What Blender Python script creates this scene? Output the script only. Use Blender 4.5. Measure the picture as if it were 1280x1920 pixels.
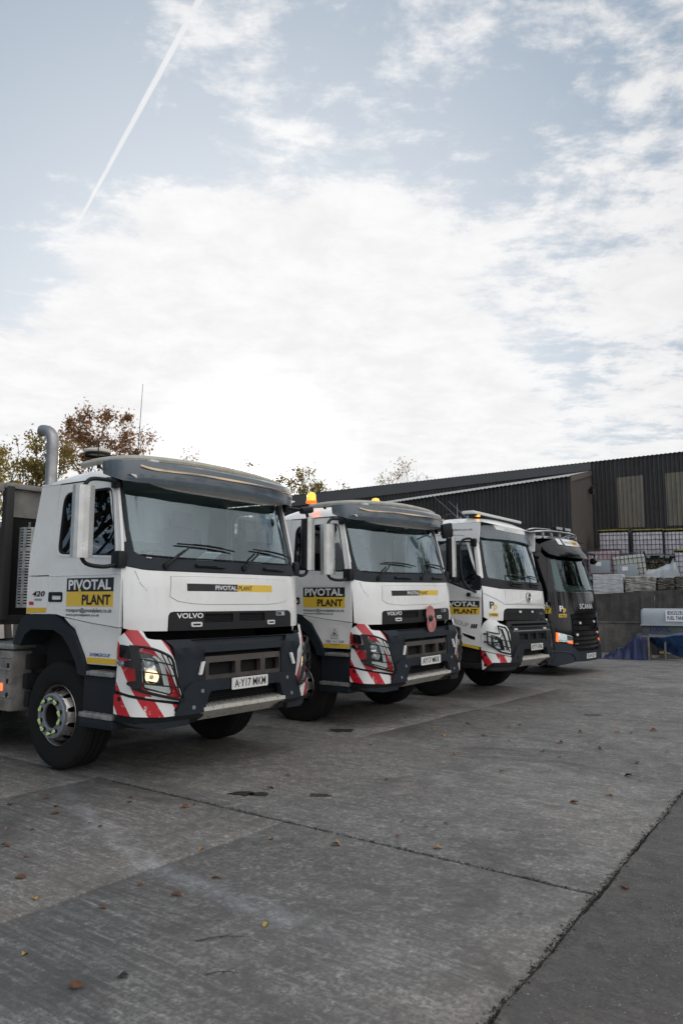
import bpy, bmesh, math, random
from mathutils import Vector, Matrix, Euler, noise
from mathutils.geometry import delaunay_2d_cdt
PI=math.pi; R=math.radians
random.seed(7)
for o in list(bpy.data.objects): bpy.data.objects.remove(o)
sc=bpy.context.scene; col=sc.collection

# ------------------------------------------------------------------ camera
CF=1418.1
cd=bpy.data.cameras.new('camera'); cam=bpy.data.objects.new('camera',cd); col.objects.link(cam)
cd.sensor_fit='VERTICAL'; cd.sensor_height=36; cd.sensor_width=24; cd.lens=CF/1920*36
cd.clip_start=.05; cd.clip_end=3000
cam.location=(0,0,1.6702); cam.rotation_euler=(PI/2+.1121,0,0)
cd.dof.use_dof=True; cd.dof.focus_distance=8.0; cd.dof.aperture_fstop=4.5
sc.camera=cam
sc.view_settings.view_transform='Standard'; sc.view_settings.look='None'
sc.view_settings.exposure=1.0; sc.view_settings.gamma=1; sc.view_settings.use_curve_mapping=False

def nod(nt,t,**kw):
    n=nt.nodes.new(t)
    for k,v in kw.items():
        if k.startswith('i_'):
            n.inputs[int(k[2:]) if k[2:].isdigit() else k[2:].replace('_',' ')].default_value=v
        else: setattr(n,k,v)
    return n
def pixdir(u,v):
    X=(u-640)/CF; Y=(960-v)/CF; p=.1121
    return Vector((X, math.cos(p)-Y*math.sin(p), math.sin(p)+Y*math.cos(p))).normalized()

# ------------------------------------------------------------------ sun and sky
SUN=pixdir(472,893); SEL=math.asin(SUN.z); SAZ=math.atan2(SUN.x,SUN.y)
w=bpy.data.worlds.new('World'); sc.world=w; w.use_nodes=True; nt=w.node_tree; nt.nodes.clear(); L=nt.links.new
out=nod(nt,'ShaderNodeOutputWorld'); bg=nod(nt,'ShaderNodeBackground'); bg.inputs[1].default_value=.1
L(bg.outputs[0],out.inputs[0])
sky=nod(nt,'ShaderNodeTexSky',sky_type='NISHITA',sun_disc=False,sun_elevation=SEL,sun_rotation=SAZ,air_density=1.0,dust_density=.6,ozone_density=2.0)
tc=nod(nt,'ShaderNodeTexCoord'); sep=nod(nt,'ShaderNodeSeparateXYZ'); L(tc.outputs['Generated'],sep.inputs[0])
def M(op,a,b=None,c=None,clamp=False):
    n=nod(nt,'ShaderNodeMath',operation=op,use_clamp=clamp)
    for i,x in enumerate((a,b,c)):
        if x is None: continue
        if isinstance(x,(int,float)): n.inputs[i].default_value=x
        else: L(x,n.inputs[i])
    return n.outputs[0]
def mapr(x,a,b,c,d,smooth=True):
    n=nod(nt,'ShaderNodeMapRange'); n.interpolation_type='SMOOTHSTEP' if smooth else 'LINEAR'
    L(x,n.inputs[0])
    for i,q in enumerate((a,b,c,d)): n.inputs[i+1].default_value=q
    return n.outputs[0]
zc=M('MAXIMUM',sep.outputs[2],0.0)
den=M('ADD',zc,.10)
cmb=nod(nt,'ShaderNodeCombineXYZ'); L(M('DIVIDE',sep.outputs[0],den),cmb.inputs[0]); L(M('DIVIDE',sep.outputs[1],den),cmb.inputs[1])
mp=nod(nt,'ShaderNodeMapping'); mp.inputs['Rotation'].default_value=(0,0,R(-35)); mp.inputs['Scale'].default_value=(1.0,1.9,1); L(cmb.outputs[0],mp.inputs[0])
def TN(s,d,r,dist,v):
    n=nod(nt,'ShaderNodeTexNoise'); n.inputs['Scale'].default_value=s; n.inputs['Detail'].default_value=d; n.inputs['Roughness'].default_value=r; n.inputs['Distortion'].default_value=dist; L(v,n.inputs[0]); return n
n1=TN(.75,3,.5,.5,mp.outputs[0]); n2=TN(5.2,10,.68,.25,cmb.outputs[0]); n3=TN(1.7,7,.6,.7,cmb.outputs[0]); n4=TN(11,6,.6,.2,mp.outputs[0])
base=M('ADD',M('MULTIPLY',n1.outputs[0],.75),M('ADD',M('MULTIPLY',n2.outputs[0],.75),M('ADD',M('MULTIPLY',n3.outputs[0],.55),M('MULTIPLY',n4.outputs[0],.34))))
# more veil towards the horizon and round the sun
sd=nod(nt,'ShaderNodeVectorMath',operation='DOT_PRODUCT'); L(tc.outputs['Generated'],sd.inputs[0]); sd.inputs[1].default_value=SUN
near=mapr(sd.outputs['Value'],.90,.985,0,.50)
low=mapr(sep.outputs[2],.30,.06,0,.08)
side=M('ADD',M('MULTIPLY',sep.outputs[0],.18),mapr(sep.outputs[0],-.42,-.08,-.17,.0))
back_fill=mapr(sep.outputs[1],.35,-.25,0,.16)  # extra cloud added behind the camera to light the truck fronts
tot=M('ADD',M('ADD',base,back_fill),M('ADD',side,M('ADD',near,low)))
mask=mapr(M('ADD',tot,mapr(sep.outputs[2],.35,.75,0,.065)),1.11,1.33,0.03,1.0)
# contrail: a thin band on the great circle through two directions
ca,cb=pixdir(102,500),pixdir(372,4); cn=ca.cross(cb).normalized(); al=(cb-ca*ca.dot(cb)).normalized()
dn=nod(nt,'ShaderNodeVectorMath',operation='DOT_PRODUCT'); L(tc.outputs['Generated'],dn.inputs[0]); dn.inputs[1].default_value=cn
da=nod(nt,'ShaderNodeVectorMath',operation='DOT_PRODUCT'); L(tc.outputs['Generated'],da.inputs[0]); da.inputs[1].default_value=al
wob=M('MULTIPLY',M('SUBTRACT',n2.outputs[0],.5),.0035)
dist=M('ABSOLUTE',M('ADD',dn.outputs['Value'],wob))
wid=mapr(da.outputs['Value'],-.02,.45,.0011,.0062,False)
tr=M('SUBTRACT',1.0,M('DIVIDE',dist,wid),None,True)
tr=M('MULTIPLY',tr,2.2,None,True)
tr=M('MULTIPLY',tr,mapr(da.outputs['Value'],-.02,.05,0,.85))
tr=M('MULTIPLY',tr,mapr(n1.outputs[0],.2,.5,.75,1))
mask=M('MAXIMUM',mask,tr)
glow=M('ADD',mapr(sd.outputs['Value'],.66,.96,3.7,4.75),mapr(sep.outputs[1],.35,-.35,0,3.4))  # second term brightens the unseen sky behind the camera as fill light
hi=0.0
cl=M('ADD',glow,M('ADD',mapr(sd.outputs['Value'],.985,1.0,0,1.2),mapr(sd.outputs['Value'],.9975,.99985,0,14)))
cl=M('MULTIPLY',cl,mapr(n2.outputs[0],.3,.7,.93,1.04))
cc=nod(nt,'ShaderNodeCombineColor'); L(cl,cc.inputs[0]); L(M('MULTIPLY',cl,1.0),cc.inputs[1]); L(M('MULTIPLY',cl,1.01),cc.inputs[2])
sg=nod(nt,'ShaderNodeMix',data_type='RGBA'); sg.inputs[0].default_value=.9
hz=nod(nt,'ShaderNodeMix',data_type='RGBA'); L(M('POWER',mapr(sd.outputs['Value'],.62,1.0,0,1,False),2.0),hz.inputs[0]); hz.inputs[6].default_value=(1.2,1.65,2.2,1); hz.inputs[7].default_value=(4.6,4.75,4.9,1)
gm=nod(nt,'ShaderNodeVectorMath',operation='SCALE'); L(sky.outputs[0],gm.inputs[0]); gm.inputs['Scale'].default_value=1.0
L(gm.outputs[0],sg.inputs[6]); L(hz.outputs[2],sg.inputs[7])
mx=nod(nt,'ShaderNodeMix',data_type='RGBA'); L(mask,mx.inputs[0]); L(sg.outputs[2],mx.inputs[6]); L(cc.outputs[0],mx.inputs[7])
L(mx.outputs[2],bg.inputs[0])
sl=bpy.data.lights.new('sun','SUN'); sl.energy=2.0; sl.angle=R(1.0); sl.color=(1,.93,.82)
so=bpy.data.objects.new('sun',sl); col.objects.link(so); so.rotation_euler=SUN.to_track_quat('Z','Y').to_euler(); so.location=(0,0,30)

# ------------------------------------------------------------------ helpers
def link(o,parent=None):
    col.objects.link(o)
    if parent is not None: o.parent=parent
    return o
def empty(name,loc=(0,0,0),rot=(0,0,0),parent=None):
    o=bpy.data.objects.new(name,None); o.location=loc; o.rotation_euler=rot; o.empty_display_size=.2
    return link(o,parent)
def tag(o,label=None,cat=None,group=None,kind=None):
    if label: o['label']=label
    if cat: o['category']=cat
    if group: o['group']=group
    if kind: o['kind']=kind
    return o
def copy_tree(o,parent=None):
    c=o.copy(); col.objects.link(c)
    if parent is not None: c.parent=parent
    for ch in o.children: copy_tree(ch,c)
    return c
def finish(me,angle=35):
    for p in me.polygons: p.use_smooth=True
    try: me.set_sharp_from_angle(angle=R(angle))
    except Exception: pass
def mesh_obj(name,verts,faces,mat,parent=None,angle=35,mats=None,mi=None,uv=None,smooth=True):
    me=bpy.data.meshes.new(name); me.from_pydata([tuple(v) for v in verts],[],faces)
    for m in (mats or [mat]): me.materials.append(m)
    if mi: me.polygons.foreach_set('material_index',mi)
    if uv:
        l=me.uv_layers.new(name='UVMap').data
        for lp in me.loops: l[lp.index].uv=uv[lp.vertex_index]
    if smooth: finish(me,angle)
    me.update()
    return link(bpy.data.objects.new(name,me),parent)
class MB:
    def __init__(s): s.v=[]; s.f=[]
    def add(s,vs,fs):
        n=len(s.v); s.v+= [tuple(v) for v in vs]; s.f+=[tuple(i+n for i in f) for f in fs]; return s
    def box(s,c,d,b=0.0,rot=None):
        bm=bmesh.new(); bmesh.ops.create_cube(bm,size=1); bmesh.ops.scale(bm,vec=d,verts=bm.verts)
        if b: bmesh.ops.bevel(bm,geom=bm.edges[:],offset=min(b,min(d)*.45),segments=2,affect='EDGES',profile=.6)
        m=Matrix.Translation(c)
        if rot: m=m@Euler(rot).to_matrix().to_4x4()
        bm.transform(m); bm.verts.ensure_lookup_table()
        s.add([v.co for v in bm.verts],[[v.index for v in f.verts] for f in bm.faces]); bm.free(); return s
    def tube(s,pts,r,n=8,cap=True,smooth=0,closed=False):
        pts=[Vector(p) for p in pts]
        if smooth and len(pts)>2:
            q=[]; m=len(pts); rng=range(m if closed else m-1)
            for i in rng:
                p1,p2=pts[i],pts[(i+1)%m]; p0=pts[i-1] if (closed or i>0) else p1*2-p2; p3=pts[(i+2)%m] if (closed or i+2<m) else p2*2-p1
                for k in range(smooth):
                    t=k/smooth; q.append(.5*((2*p1)+(p2-p0)*t+(2*p0-5*p1+4*p2-p3)*t*t+(3*p1-3*p2+p3-p0)*t**3))
            if not closed: q.append(pts[-1])
            pts=q
        m=len(pts); rs=r if isinstance(r,(list,tuple)) else [r]*m
        if len(rs)!=m: rs=[rs[0]+(rs[-1]-rs[0])*i/(m-1) for i in range(m)]
        vs=[]; prev=None
        for i,p in enumerate(pts):
            a=pts[i-1] if (i>0 or closed) else p; b=pts[(i+1)%m] if (i<m-1 or closed) else p
            t=(b-a).normalized()
            if prev is None:
                u=t.cross(Vector((0,0,1)));  u=u if u.length>.1 else t.cross(Vector((0,1,0)))
            else: u=prev-t*prev.dot(t)
            u.normalize(); prev=u; w2=t.cross(u)
            for k in range(n):
                a2=2*PI*k/n; vs.append(p+(u*math.cos(a2)+w2*math.sin(a2))*rs[i])
        fs=[]
        for i in range(m if closed else m-1):
            j=(i+1)%m
            for k in range(n): fs.append((i*n+k,i*n+(k+1)%n,j*n+(k+1)%n,j*n+k))
        if cap and not closed: fs+= [tuple(range(n))[::-1],tuple(range((m-1)*n,m*n))]
        return s.add(vs,fs)
    def lathe(s,prof,c=(0,0,0),axis='y',n=32,sg=1):
        vs=[];m=len(prof)
        for r,h in prof:
            for k in range(n):
                a=2*PI*k/n
                if axis=='y': vs.append((c[0]+r*math.cos(a),c[1]+h*sg,c[2]+r*math.sin(a)))
                elif axis=='z': vs.append((c[0]+r*math.cos(a),c[1]+r*math.sin(a),c[2]+h*sg))
                else: vs.append((c[0]+h*sg,c[1]+r*math.cos(a),c[2]+r*math.sin(a)))
        fs=[(i*n+k,i*n+(k+1)%n,(i+1)*n+(k+1)%n,(i+1)*n+k) for i in range(m-1) for k in range(n)]
        return s.add(vs,fs)
    def prism(s,poly,f0,f1):
        "poly 2D list; f0,f1 map (a,b)->xyz"
        n=len(poly); vs=[f0(*p) for p in poly]+[f1(*p) for p in poly]
        fs=[tuple(range(n)),tuple(range(2*n-1,n-1,-1))]+[(i,i+n,(i+1)%n+n,(i+1)%n) for i in range(n)]
        return s.add(vs,fs)
    def build(s,name,mat,parent=None,angle=35,recalc=True,**kw):
        me=bpy.data.meshes.new(name); me.from_pydata(s.v,[],s.f); me.materials.append(mat)
        if recalc:
            bm=bmesh.new(); bm.from_mesh(me); bmesh.ops.recalc_face_normals(bm,faces=bm.faces); bm.to_mesh(me); bm.free()
        finish(me,angle); me.update()
        o=link(bpy.data.objects.new(name,me),parent)
        if kw: tag(o,**kw)
        return o
def rnd(poly,r,n=4,only=None):
    out=[];m=len(poly)
    for i,p in enumerate(poly):
        if only is not None and i not in only: out.append(p); continue
        a=Vector(poly[i-1]);b=Vector(p);c=Vector(poly[(i+1)%m])
        ra=min(r,(a-b).length*.45);rc=min(r,(c-b).length*.45)
        if ra<1e-5 or rc<1e-5: out.append(p); continue
        s0=b+(a-b).normalized()*ra; s1=b+(c-b).normalized()*rc
        for k in range(n+1):
            t=k/n; q=s0*(1-t)**2+b*2*t*(1-t)+s1*t*t; out.append((q.x,q.y))
    return out
def inside(poly,x,y):
    c=False;j=len(poly)-1
    for i in range(len(poly)):
        xi,yi=poly[i];xj,yj=poly[j]
        if (yi>y)!=(yj>y) and x<(xj-xi)*(y-yi)/(yj-yi)+xi: c=not c
        j=i
    return c
def tri2d(poly,holes=(),res=.08):
    V=[];E=[];loops=[poly]+list(holes)
    for lp in loops:
        st=len(V);m=len(lp)
        for i in range(m):
            a=lp[i];b=lp[(i+1)%m];d=math.dist(a,b);k=max(1,int(d/res+.5))
            if d<1e-7: continue
            for t in range(k): V.append(Vector((a[0]+(b[0]-a[0])*t/k,a[1]+(b[1]-a[1])*t/k)))
        n=len(V)-st; E+=[(st+i,st+(i+1)%n) for i in range(n)]
    xs=[p[0] for p in poly];ys=[p[1] for p in poly]; bnd=[v.copy() for v in V]
    x=min(xs)+res*.5
    lim=(res*.45)**2
    while x<max(xs):
        y=min(ys)+res*.5
        while y<max(ys):
            if inside(poly,x,y) and not any(inside(h,x,y) for h in holes):
                if all((v.x-x)**2+(v.y-y)**2>lim for v in bnd): V.append(Vector((x,y)))
            y+=res
        x+=res
    r=delaunay_2d_cdt(V,E,[],0,1e-6,True)
    vv=r[0];ff=[]
    for f in r[2]:
        cx=sum(vv[i].x for i in f)/3;cy=sum(vv[i].y for i in f)/3
        if inside(poly,cx,cy) and not any(inside(h,cx,cy) for h in holes): ff.append(tuple(f))
    return vv,ff
def panel(name,fn,poly,mat,parent,off=0.0,th=.02,holes=(),res=.09,mat_in=None,label=None,bump=None):
    vv,ff=tri2d(poly,holes,res); n=len(vv)
    o1=[fn(v.x,v.y,off+(bump(v.x,v.y) if bump else 0)) for v in vv]; o2=[fn(v.x,v.y,off-th) for v in vv]
    ec={}
    for f in ff:
        for a,b in zip(f,f[1:]+f[:1]): ec[(a,b)]=1
    fs=list(ff); mi=[0]*len(ff)
    fs+=[tuple(i+n for i in reversed(f)) for f in ff]; mi+=[1 if mat_in else 0]*len(ff)
    for (a,b) in ec:
        if (b,a) not in ec: fs.append((b,a,a+n,b+n)); mi.append(0)
    # orientation: outer normal should point along +off
    if ff:
        f=ff[len(ff)//2]; a,b,c=[Vector(o1[i]) for i in f]; nn=(b-a).cross(c-a); dd=Vector(o1[f[0]])-Vector(o2[f[0]])
        if nn.dot(dd)<0: fs=[tuple(reversed(f)) for f in fs]
    uv=[(v.x,v.y) for v in vv]*2
    o=mesh_obj(name,o1+o2,fs,mat,parent,mats=[mat]+([mat_in] if mat_in else []),mi=mi,uv=uv)
    if label: o['label']=label
    return o
_tx={}
def text_geo(s,bold=0.0,shear=0.0):
    k=(s,bold,shear)
    if k not in _tx:
        c=bpy.data.curves.new('t','FONT'); c.body=s; c.offset=bold; c.shear=shear; c.resolution_u=3; c.size=1
        o=bpy.data.objects.new('t',c); col.objects.link(o); dg=bpy.context.evaluated_depsgraph_get(); me=o.evaluated_get(dg).to_mesh()
        vs=[(v.co.x,v.co.y) for v in me.vertices]; fs=[tuple(p.vertices) for p in me.polygons]
        o.evaluated_get(dg).to_mesh_clear(); bpy.data.objects.remove(o); bpy.data.curves.remove(c)
        x0=min(v[0] for v in vs);x1=max(v[0] for v in vs);y0=min(v[1] for v in vs);y1=max(v[1] for v in vs)
        _tx[k]=([((x-x0)/(x1-x0),(y-y0)/(y1-y0)) for x,y in vs],fs)
    return _tx[k]
def text(name,s,fn,a0,b0,wd,ht,mat,parent,off=.004,bold=0.0,shear=0.0,tilt=0.0):
    vs,fs=text_geo(s,bold,shear)
    P=[fn(a0+x*wd,b0+y*ht+tilt*x*wd,off) for x,y in vs]
    return mesh_obj(name,P,fs,mat,parent,smooth=False)
def flat(o,ux,uy,un):
    o,ux,uy,un=map(Vector,(o,ux,uy,un))
    return lambda a,b,c=0.0:tuple(o+ux*a+uy*b+un*c)
def rect(a,b,c,d): return [(a,b),(c,b),(c,d),(a,d)]
def mir(poly): return [(-a,b) for a,b in poly]
def symp(half):
    "half polygon listed for negative s from top centre outwards to bottom centre -> closed symmetric"
    return half+[(-a,b) for a,b in reversed(half)]

# ------------------------------------------------------------------ materials
MATS={}
def mat(name,colr,rough=.5,metal=0.0,coat=0.0,noise_amt=0.0,nscale=6.0,col2=None,bump=0.0,bscale=40.0,emis=None,estr=0.0,spec=.5,trans=0.0,coords='Object',lo=.35,hi=.65,detail=6):
    m=bpy.data.materials.new(name); m.use_nodes=True; t=m.node_tree; b=t.nodes['Principled BSDF']
    b.inputs['Base Color'].default_value=(*colr,1); b.inputs['Roughness'].default_value=rough; b.inputs['Metallic'].default_value=metal
    b.inputs['Coat Weight'].default_value=coat; b.inputs['Coat Roughness'].default_value=.05; b.inputs['Specular IOR Level'].default_value=spec
    if trans: b.inputs['Transmission Weight'].default_value=trans
    if emis: b.inputs['Emission Color'].default_value=(*emis,1); b.inputs['Emission Strength'].default_value=estr
    if noise_amt or col2 or bump:
        tc=t.nodes.new('ShaderNodeTexCoord')
    if noise_amt or col2:
        n=t.nodes.new('ShaderNodeTexNoise'); n.inputs['Scale'].default_value=nscale; n.inputs['Detail'].default_value=detail; n.inputs['Roughness'].default_value=.65
        t.links.new(tc.outputs[coords],n.inputs[0])
        mr=t.nodes.new('ShaderNodeMapRange'); mr.inputs[1].default_value=lo; mr.inputs[2].default_value=hi; t.links.new(n.outputs[0],mr.inputs[0])
        mr.inputs[4].default_value=noise_amt or 1.0
        x=t.nodes.new('ShaderNodeMix'); x.data_type='RGBA'; t.links.new(mr.outputs[0],x.inputs[0])
        x.inputs[6].default_value=(*colr,1); x.inputs[7].default_value=(*(col2 or tuple(c*.6 for c in colr)),1)
        t.links.new(x.outputs[2],b.inputs['Base Color'])
        rr=t.nodes.new('ShaderNodeMapRange'); t.links.new(n.outputs[0],rr.inputs[0]); rr.inputs[1].default_value=.3; rr.inputs[2].default_value=.7
        rr.inputs[3].default_value=max(0,rough-.08); rr.inputs[4].default_value=min(1,rough+.12); t.links.new(rr.outputs[0],b.inputs['Roughness'])
    if bump:
        n=t.nodes.new('ShaderNodeTexNoise'); n.inputs['Scale'].default_value=bscale; n.inputs['Detail'].default_value=4; t.links.new(tc.outputs[coords],n.inputs[0])
        bp=t.nodes.new('ShaderNodeBump'); bp.inputs['Strength'].default_value=bump; bp.inputs['Distance'].default_value=.01
        t.links.new(n.outputs[0],bp.inputs['Height']); t.links.new(bp.outputs[0],b.inputs['Normal'])
    MATS[name]=m; return m
white=mat('white_paint',(.82,.82,.80),.28,coat=.5,noise_amt=.35,nscale=1.6,col2=(.56,.55,.51),lo=.42,hi=.85,detail=9)
whiteB=mat('white_plastic',(.72,.72,.7),.4)
dblue=mat('dark_blue_grey_plastic',(.010,.015,.022),.5,noise_amt=.6,nscale=5,col2=(.022,.026,.031),bump=.04,bscale=180,spec=.28)
visorm=mat('visor_smoked_plastic',(.075,.10,.122),.25,coat=.5,noise_amt=.5,nscale=3,col2=(.12,.145,.16))
dplas=mat('black_plastic',(.009,.010,.012),.5,spec=.35,bump=.05,bscale=160)
gplas=mat('dark_grey_plastic',(.012,.013,.015),.5,noise_amt=.5,nscale=7,col2=(.022,.021,.021),spec=.3)
void=mat('black_void',(.006,.006,.007),.9)
rubber=mat('tyre_rubber',(.010,.010,.010),.8,noise_amt=.6,nscale=9,col2=(.018,.017,.016),bump=.15,bscale=60,spec=.2)
steel=mat('bright_steel',(.62,.62,.61),.22,metal=1,noise_amt=.5,nscale=9,col2=(.42,.40,.38),bump=.05,bscale=14)
rimm=mat('brushed_alloy',(.55,.53,.51),.3,metal=1,noise_amt=.7,nscale=14,col2=(.32,.28,.25))
hubm=mat('grey_hub_paint',(.17,.19,.22),.45,noise_amt=.5,nscale=10,col2=(.25,.26,.27))
alu=mat('tread_aluminium',(.5,.5,.48),.42,metal=.7,noise_amt=.8,nscale=11,col2=(.2,.19,.17),bump=.3,bscale=90)
creamm=mat('cream_painted_step',(.48,.46,.41),.5,noise_amt=.9,nscale=16,col2=(.12,.11,.1),lo=.56,hi=.68,bump=.1,bscale=40)
mudm=mat('muddy_underbody',(.014,.013,.012),.85,noise_amt=.8,nscale=6,col2=(.035,.03,.026))
lime=mat('lime_plastic',(.55,.68,.28),.45)
yel=mat('yellow_film',(.72,.47,.03),.4,noise_amt=.3,nscale=20,col2=(.6,.38,.05))
yel2=mat('amber_sign_film',(.80,.53,.06),.35)
blk=mat('black_film',(.012,.012,.014),.35)
wht=mat('white_film',(.8,.8,.8),.4)
bluef=mat('blue_film',(.02,.09,.22),.4)
redf=mat('red_film',(.55,.02,.03),.35)
platem=mat('number_plate_white',(.72,.72,.70),.35,noise_amt=.3,nscale=12,col2=(.55,.54,.5))
greyl=mat('grey_lettering',(.32,.33,.34),.35,metal=.3)
chrome=mat('chrome',(.75,.75,.75),.12,metal=1)
mirg=mat('mirror_glass',(.8,.82,.84),.02,metal=1)
cream=mat('cream_tube_plastic',(.50,.49,.43),.45,noise_amt=.5,nscale=8,col2=(.33,.31,.26))
warmc=mat('cream_glint_and_lettering',(.95,.72,.48),.35)  # cream for the visor's painted sun glint and the newer truck's lettering
silver=mat('silver_lettering',(.62,.63,.64),.35)
guardw=mat('guard_sheet_steel',(.66,.66,.64),.3,metal=.75,noise_amt=.6,nscale=5,col2=(.45,.45,.45),bump=.12,bscale=9)
brownp=mat('scuffed_brown_plastic',(.035,.032,.031),.48,noise_amt=.8,nscale=6,col2=(.08,.062,.052))
seatm=mat('seat_fabric',(.12,.125,.14),.9)
trimi=mat('cab_interior_trim',(.38,.39,.39),.7)
palerefl=mat('pale_reflection_sheet',(.7,.72,.71),.6)
orangel=mat('orange_marker_lens',(.9,.22,.02),.25,emis=(1,.15,.02),estr=.35)
redl=mat('red_marker_lens',(.8,.05,.02),.25,emis=(1,.1,.03),estr=1.6)
amber=mat('amber_beacon_lens',(.95,.35,.03),.15,emis=(1,.42,.06),estr=.8)
lampw=mat('lamp_white',(.8,.8,.78),.25)
drl=mat('daytime_lamp_strip',(.72,.72,.70),.3)
lampon=mat('headlamp_on',(.9,.8,.65),.3,emis=(1,.68,.36),estr=.75)
refl=mat('lamp_reflector',(.7,.71,.72),.16,metal=1,bump=.2,bscale=30)
paper=mat('paper_sheet',(.8,.8,.79),.8)
blackp=mat('black_gloss_paint',(.003,.0035,.005),.14,coat=.15,spec=.3)
navyp=mat('navy_bumper_plastic',(.013,.019,.029),.42,noise_amt=.5,nscale=5,col2=(.022,.028,.038),spec=.35)
darkm=mat('dark_steel_frame',(.014,.014,.015),.6)
def hazard():
    m=bpy.data.materials.new('red_white_hazard_film'); m.use_nodes=True; t=m.node_tree; b=t.nodes['Principled BSDF']; l=t.links.new
    uv=t.nodes.new('ShaderNodeUVMap'); s=t.nodes.new('ShaderNodeSeparateXYZ'); l(uv.outputs[0],s.inputs[0])
    def mm(op,a,b2=0,c=0):
        n=t.nodes.new('ShaderNodeMath'); n.operation=op
        for i,x in enumerate((a,b2,c)):
            if isinstance(x,(int,float)): n.inputs[i].default_value=x
            else: l(x,n.inputs[i])
        return n.outputs[0]
    ax=mm('MULTIPLY',mm('ABSOLUTE',s.outputs[0]),-1)
    tx=t.nodes.new('ShaderNodeTexCoord'); nz=t.nodes.new('ShaderNodeTexNoise'); nz.inputs['Scale'].default_value=9; nz.inputs['Detail'].default_value=8; nz.inputs['Roughness'].default_value=.8; l(tx.outputs['Object'],nz.inputs[0])
    p=mm('ADD',ax,mm('MULTIPLY',s.outputs[1],.62)); p=mm('DIVIDE',mm('ADD',p,.896+2.8),.28)
    fr=mm('FRACT',p); red=mm('GREATER_THAN',fr,.5)
    chip=mm('LESS_THAN',nz.outputs[0],.385)
    redc=mm('MULTIPLY',red,mm('SUBTRACT',1,chip))
    x=t.nodes.new('ShaderNodeMix'); x.data_type='RGBA'; l(redc,x.inputs[0]); x.inputs[6].default_value=(.76,.76,.74,1); x.inputs[7].default_value=(.48,.012,.022,1)
    nz2=t.nodes.new('ShaderNodeTexNoise'); nz2.inputs['Scale'].default_value=26; nz2.inputs['Detail'].default_value=10; nz2.inputs['Roughness'].default_value=.85
    mp=t.nodes.new('ShaderNodeMapping'); mp.inputs['Scale'].default_value=(1,1,3.2); l(tx.outputs['Object'],mp.inputs[0]); l(mp.outputs[0],nz2.inputs[0])
    sc_=mm('MULTIPLY',mm('LESS_THAN',nz2.outputs[0],.335),mm('LESS_THAN',s.outputs[1],.82))
    y=t.nodes.new('ShaderNodeMix'); y.data_type='RGBA'; l(sc_,y.inputs[0]); l(x.outputs[2],y.inputs[6]); y.inputs[7].default_value=(.03,.03,.03,1)
    l(y.outputs[2],b.inputs['Base Color']); b.inputs['Roughness'].default_value=.3; b.inputs['Coat Weight'].default_value=.3
    return m
haz=hazard()
def glass(name,tint,ior=1.6,rough=.0,extra=0.0):
    m=bpy.data.materials.new(name); m.use_nodes=True; t=m.node_tree; t.nodes.clear(); l=t.links.new
    o=t.nodes.new('ShaderNodeOutputMaterial'); a=t.nodes.new('ShaderNodeBsdfTransparent'); a.inputs[0].default_value=(*tint,1)
    g=t.nodes.new('ShaderNodeBsdfGlossy'); g.inputs['Roughness'].default_value=rough; g.inputs[0].default_value=(.86,.94,1,1)
    lw=t.nodes.new('ShaderNodeLayerWeight'); lw.inputs[0].default_value=.5
    r0=((ior-1)/(ior+1))**2; pw=t.nodes.new('ShaderNodeMath'); pw.operation='POWER'; pw.inputs[1].default_value=4.5; l(lw.outputs['Facing'],pw.inputs[0])
    f=t.nodes.new('ShaderNodeMath'); f.operation='MULTIPLY_ADD'; f.inputs[1].default_value=1-r0; f.inputs[2].default_value=r0; l(pw.outputs[0],f.inputs[0])
    ad=t.nodes.new('ShaderNodeMath'); ad.operation='ADD'; ad.use_clamp=True; ad.inputs[1].default_value=extra; l(f.outputs[0],ad.inputs[0])
    x=t.nodes.new('ShaderNodeMixShader'); l(ad.outputs[0],x.inputs[0]); l(a.outputs[0],x.inputs[1]); l(g.outputs[0],x.inputs[2]); l(x.outputs[0],o.inputs[0])
    return m
wsglass=glass('windscreen_glass',(.86,.94,.94),1.5,.01,.055)
bkglass=glass('black_truck_windscreen',(.50,.58,.57),1.5,.01,.01)
sdglass=glass('side_window_glass',(.55,.58,.60),1.6,.0,.05)
dkglass=glass('dark_window_glass',(.10,.11,.13),1.7,.0,.10)
lmglass=glass('lamp_cover_glass',(.93,.95,.95),1.35,.0,.0)
smoke=glass('smoked_tint',(.25,.24,.22),1.3)
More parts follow.
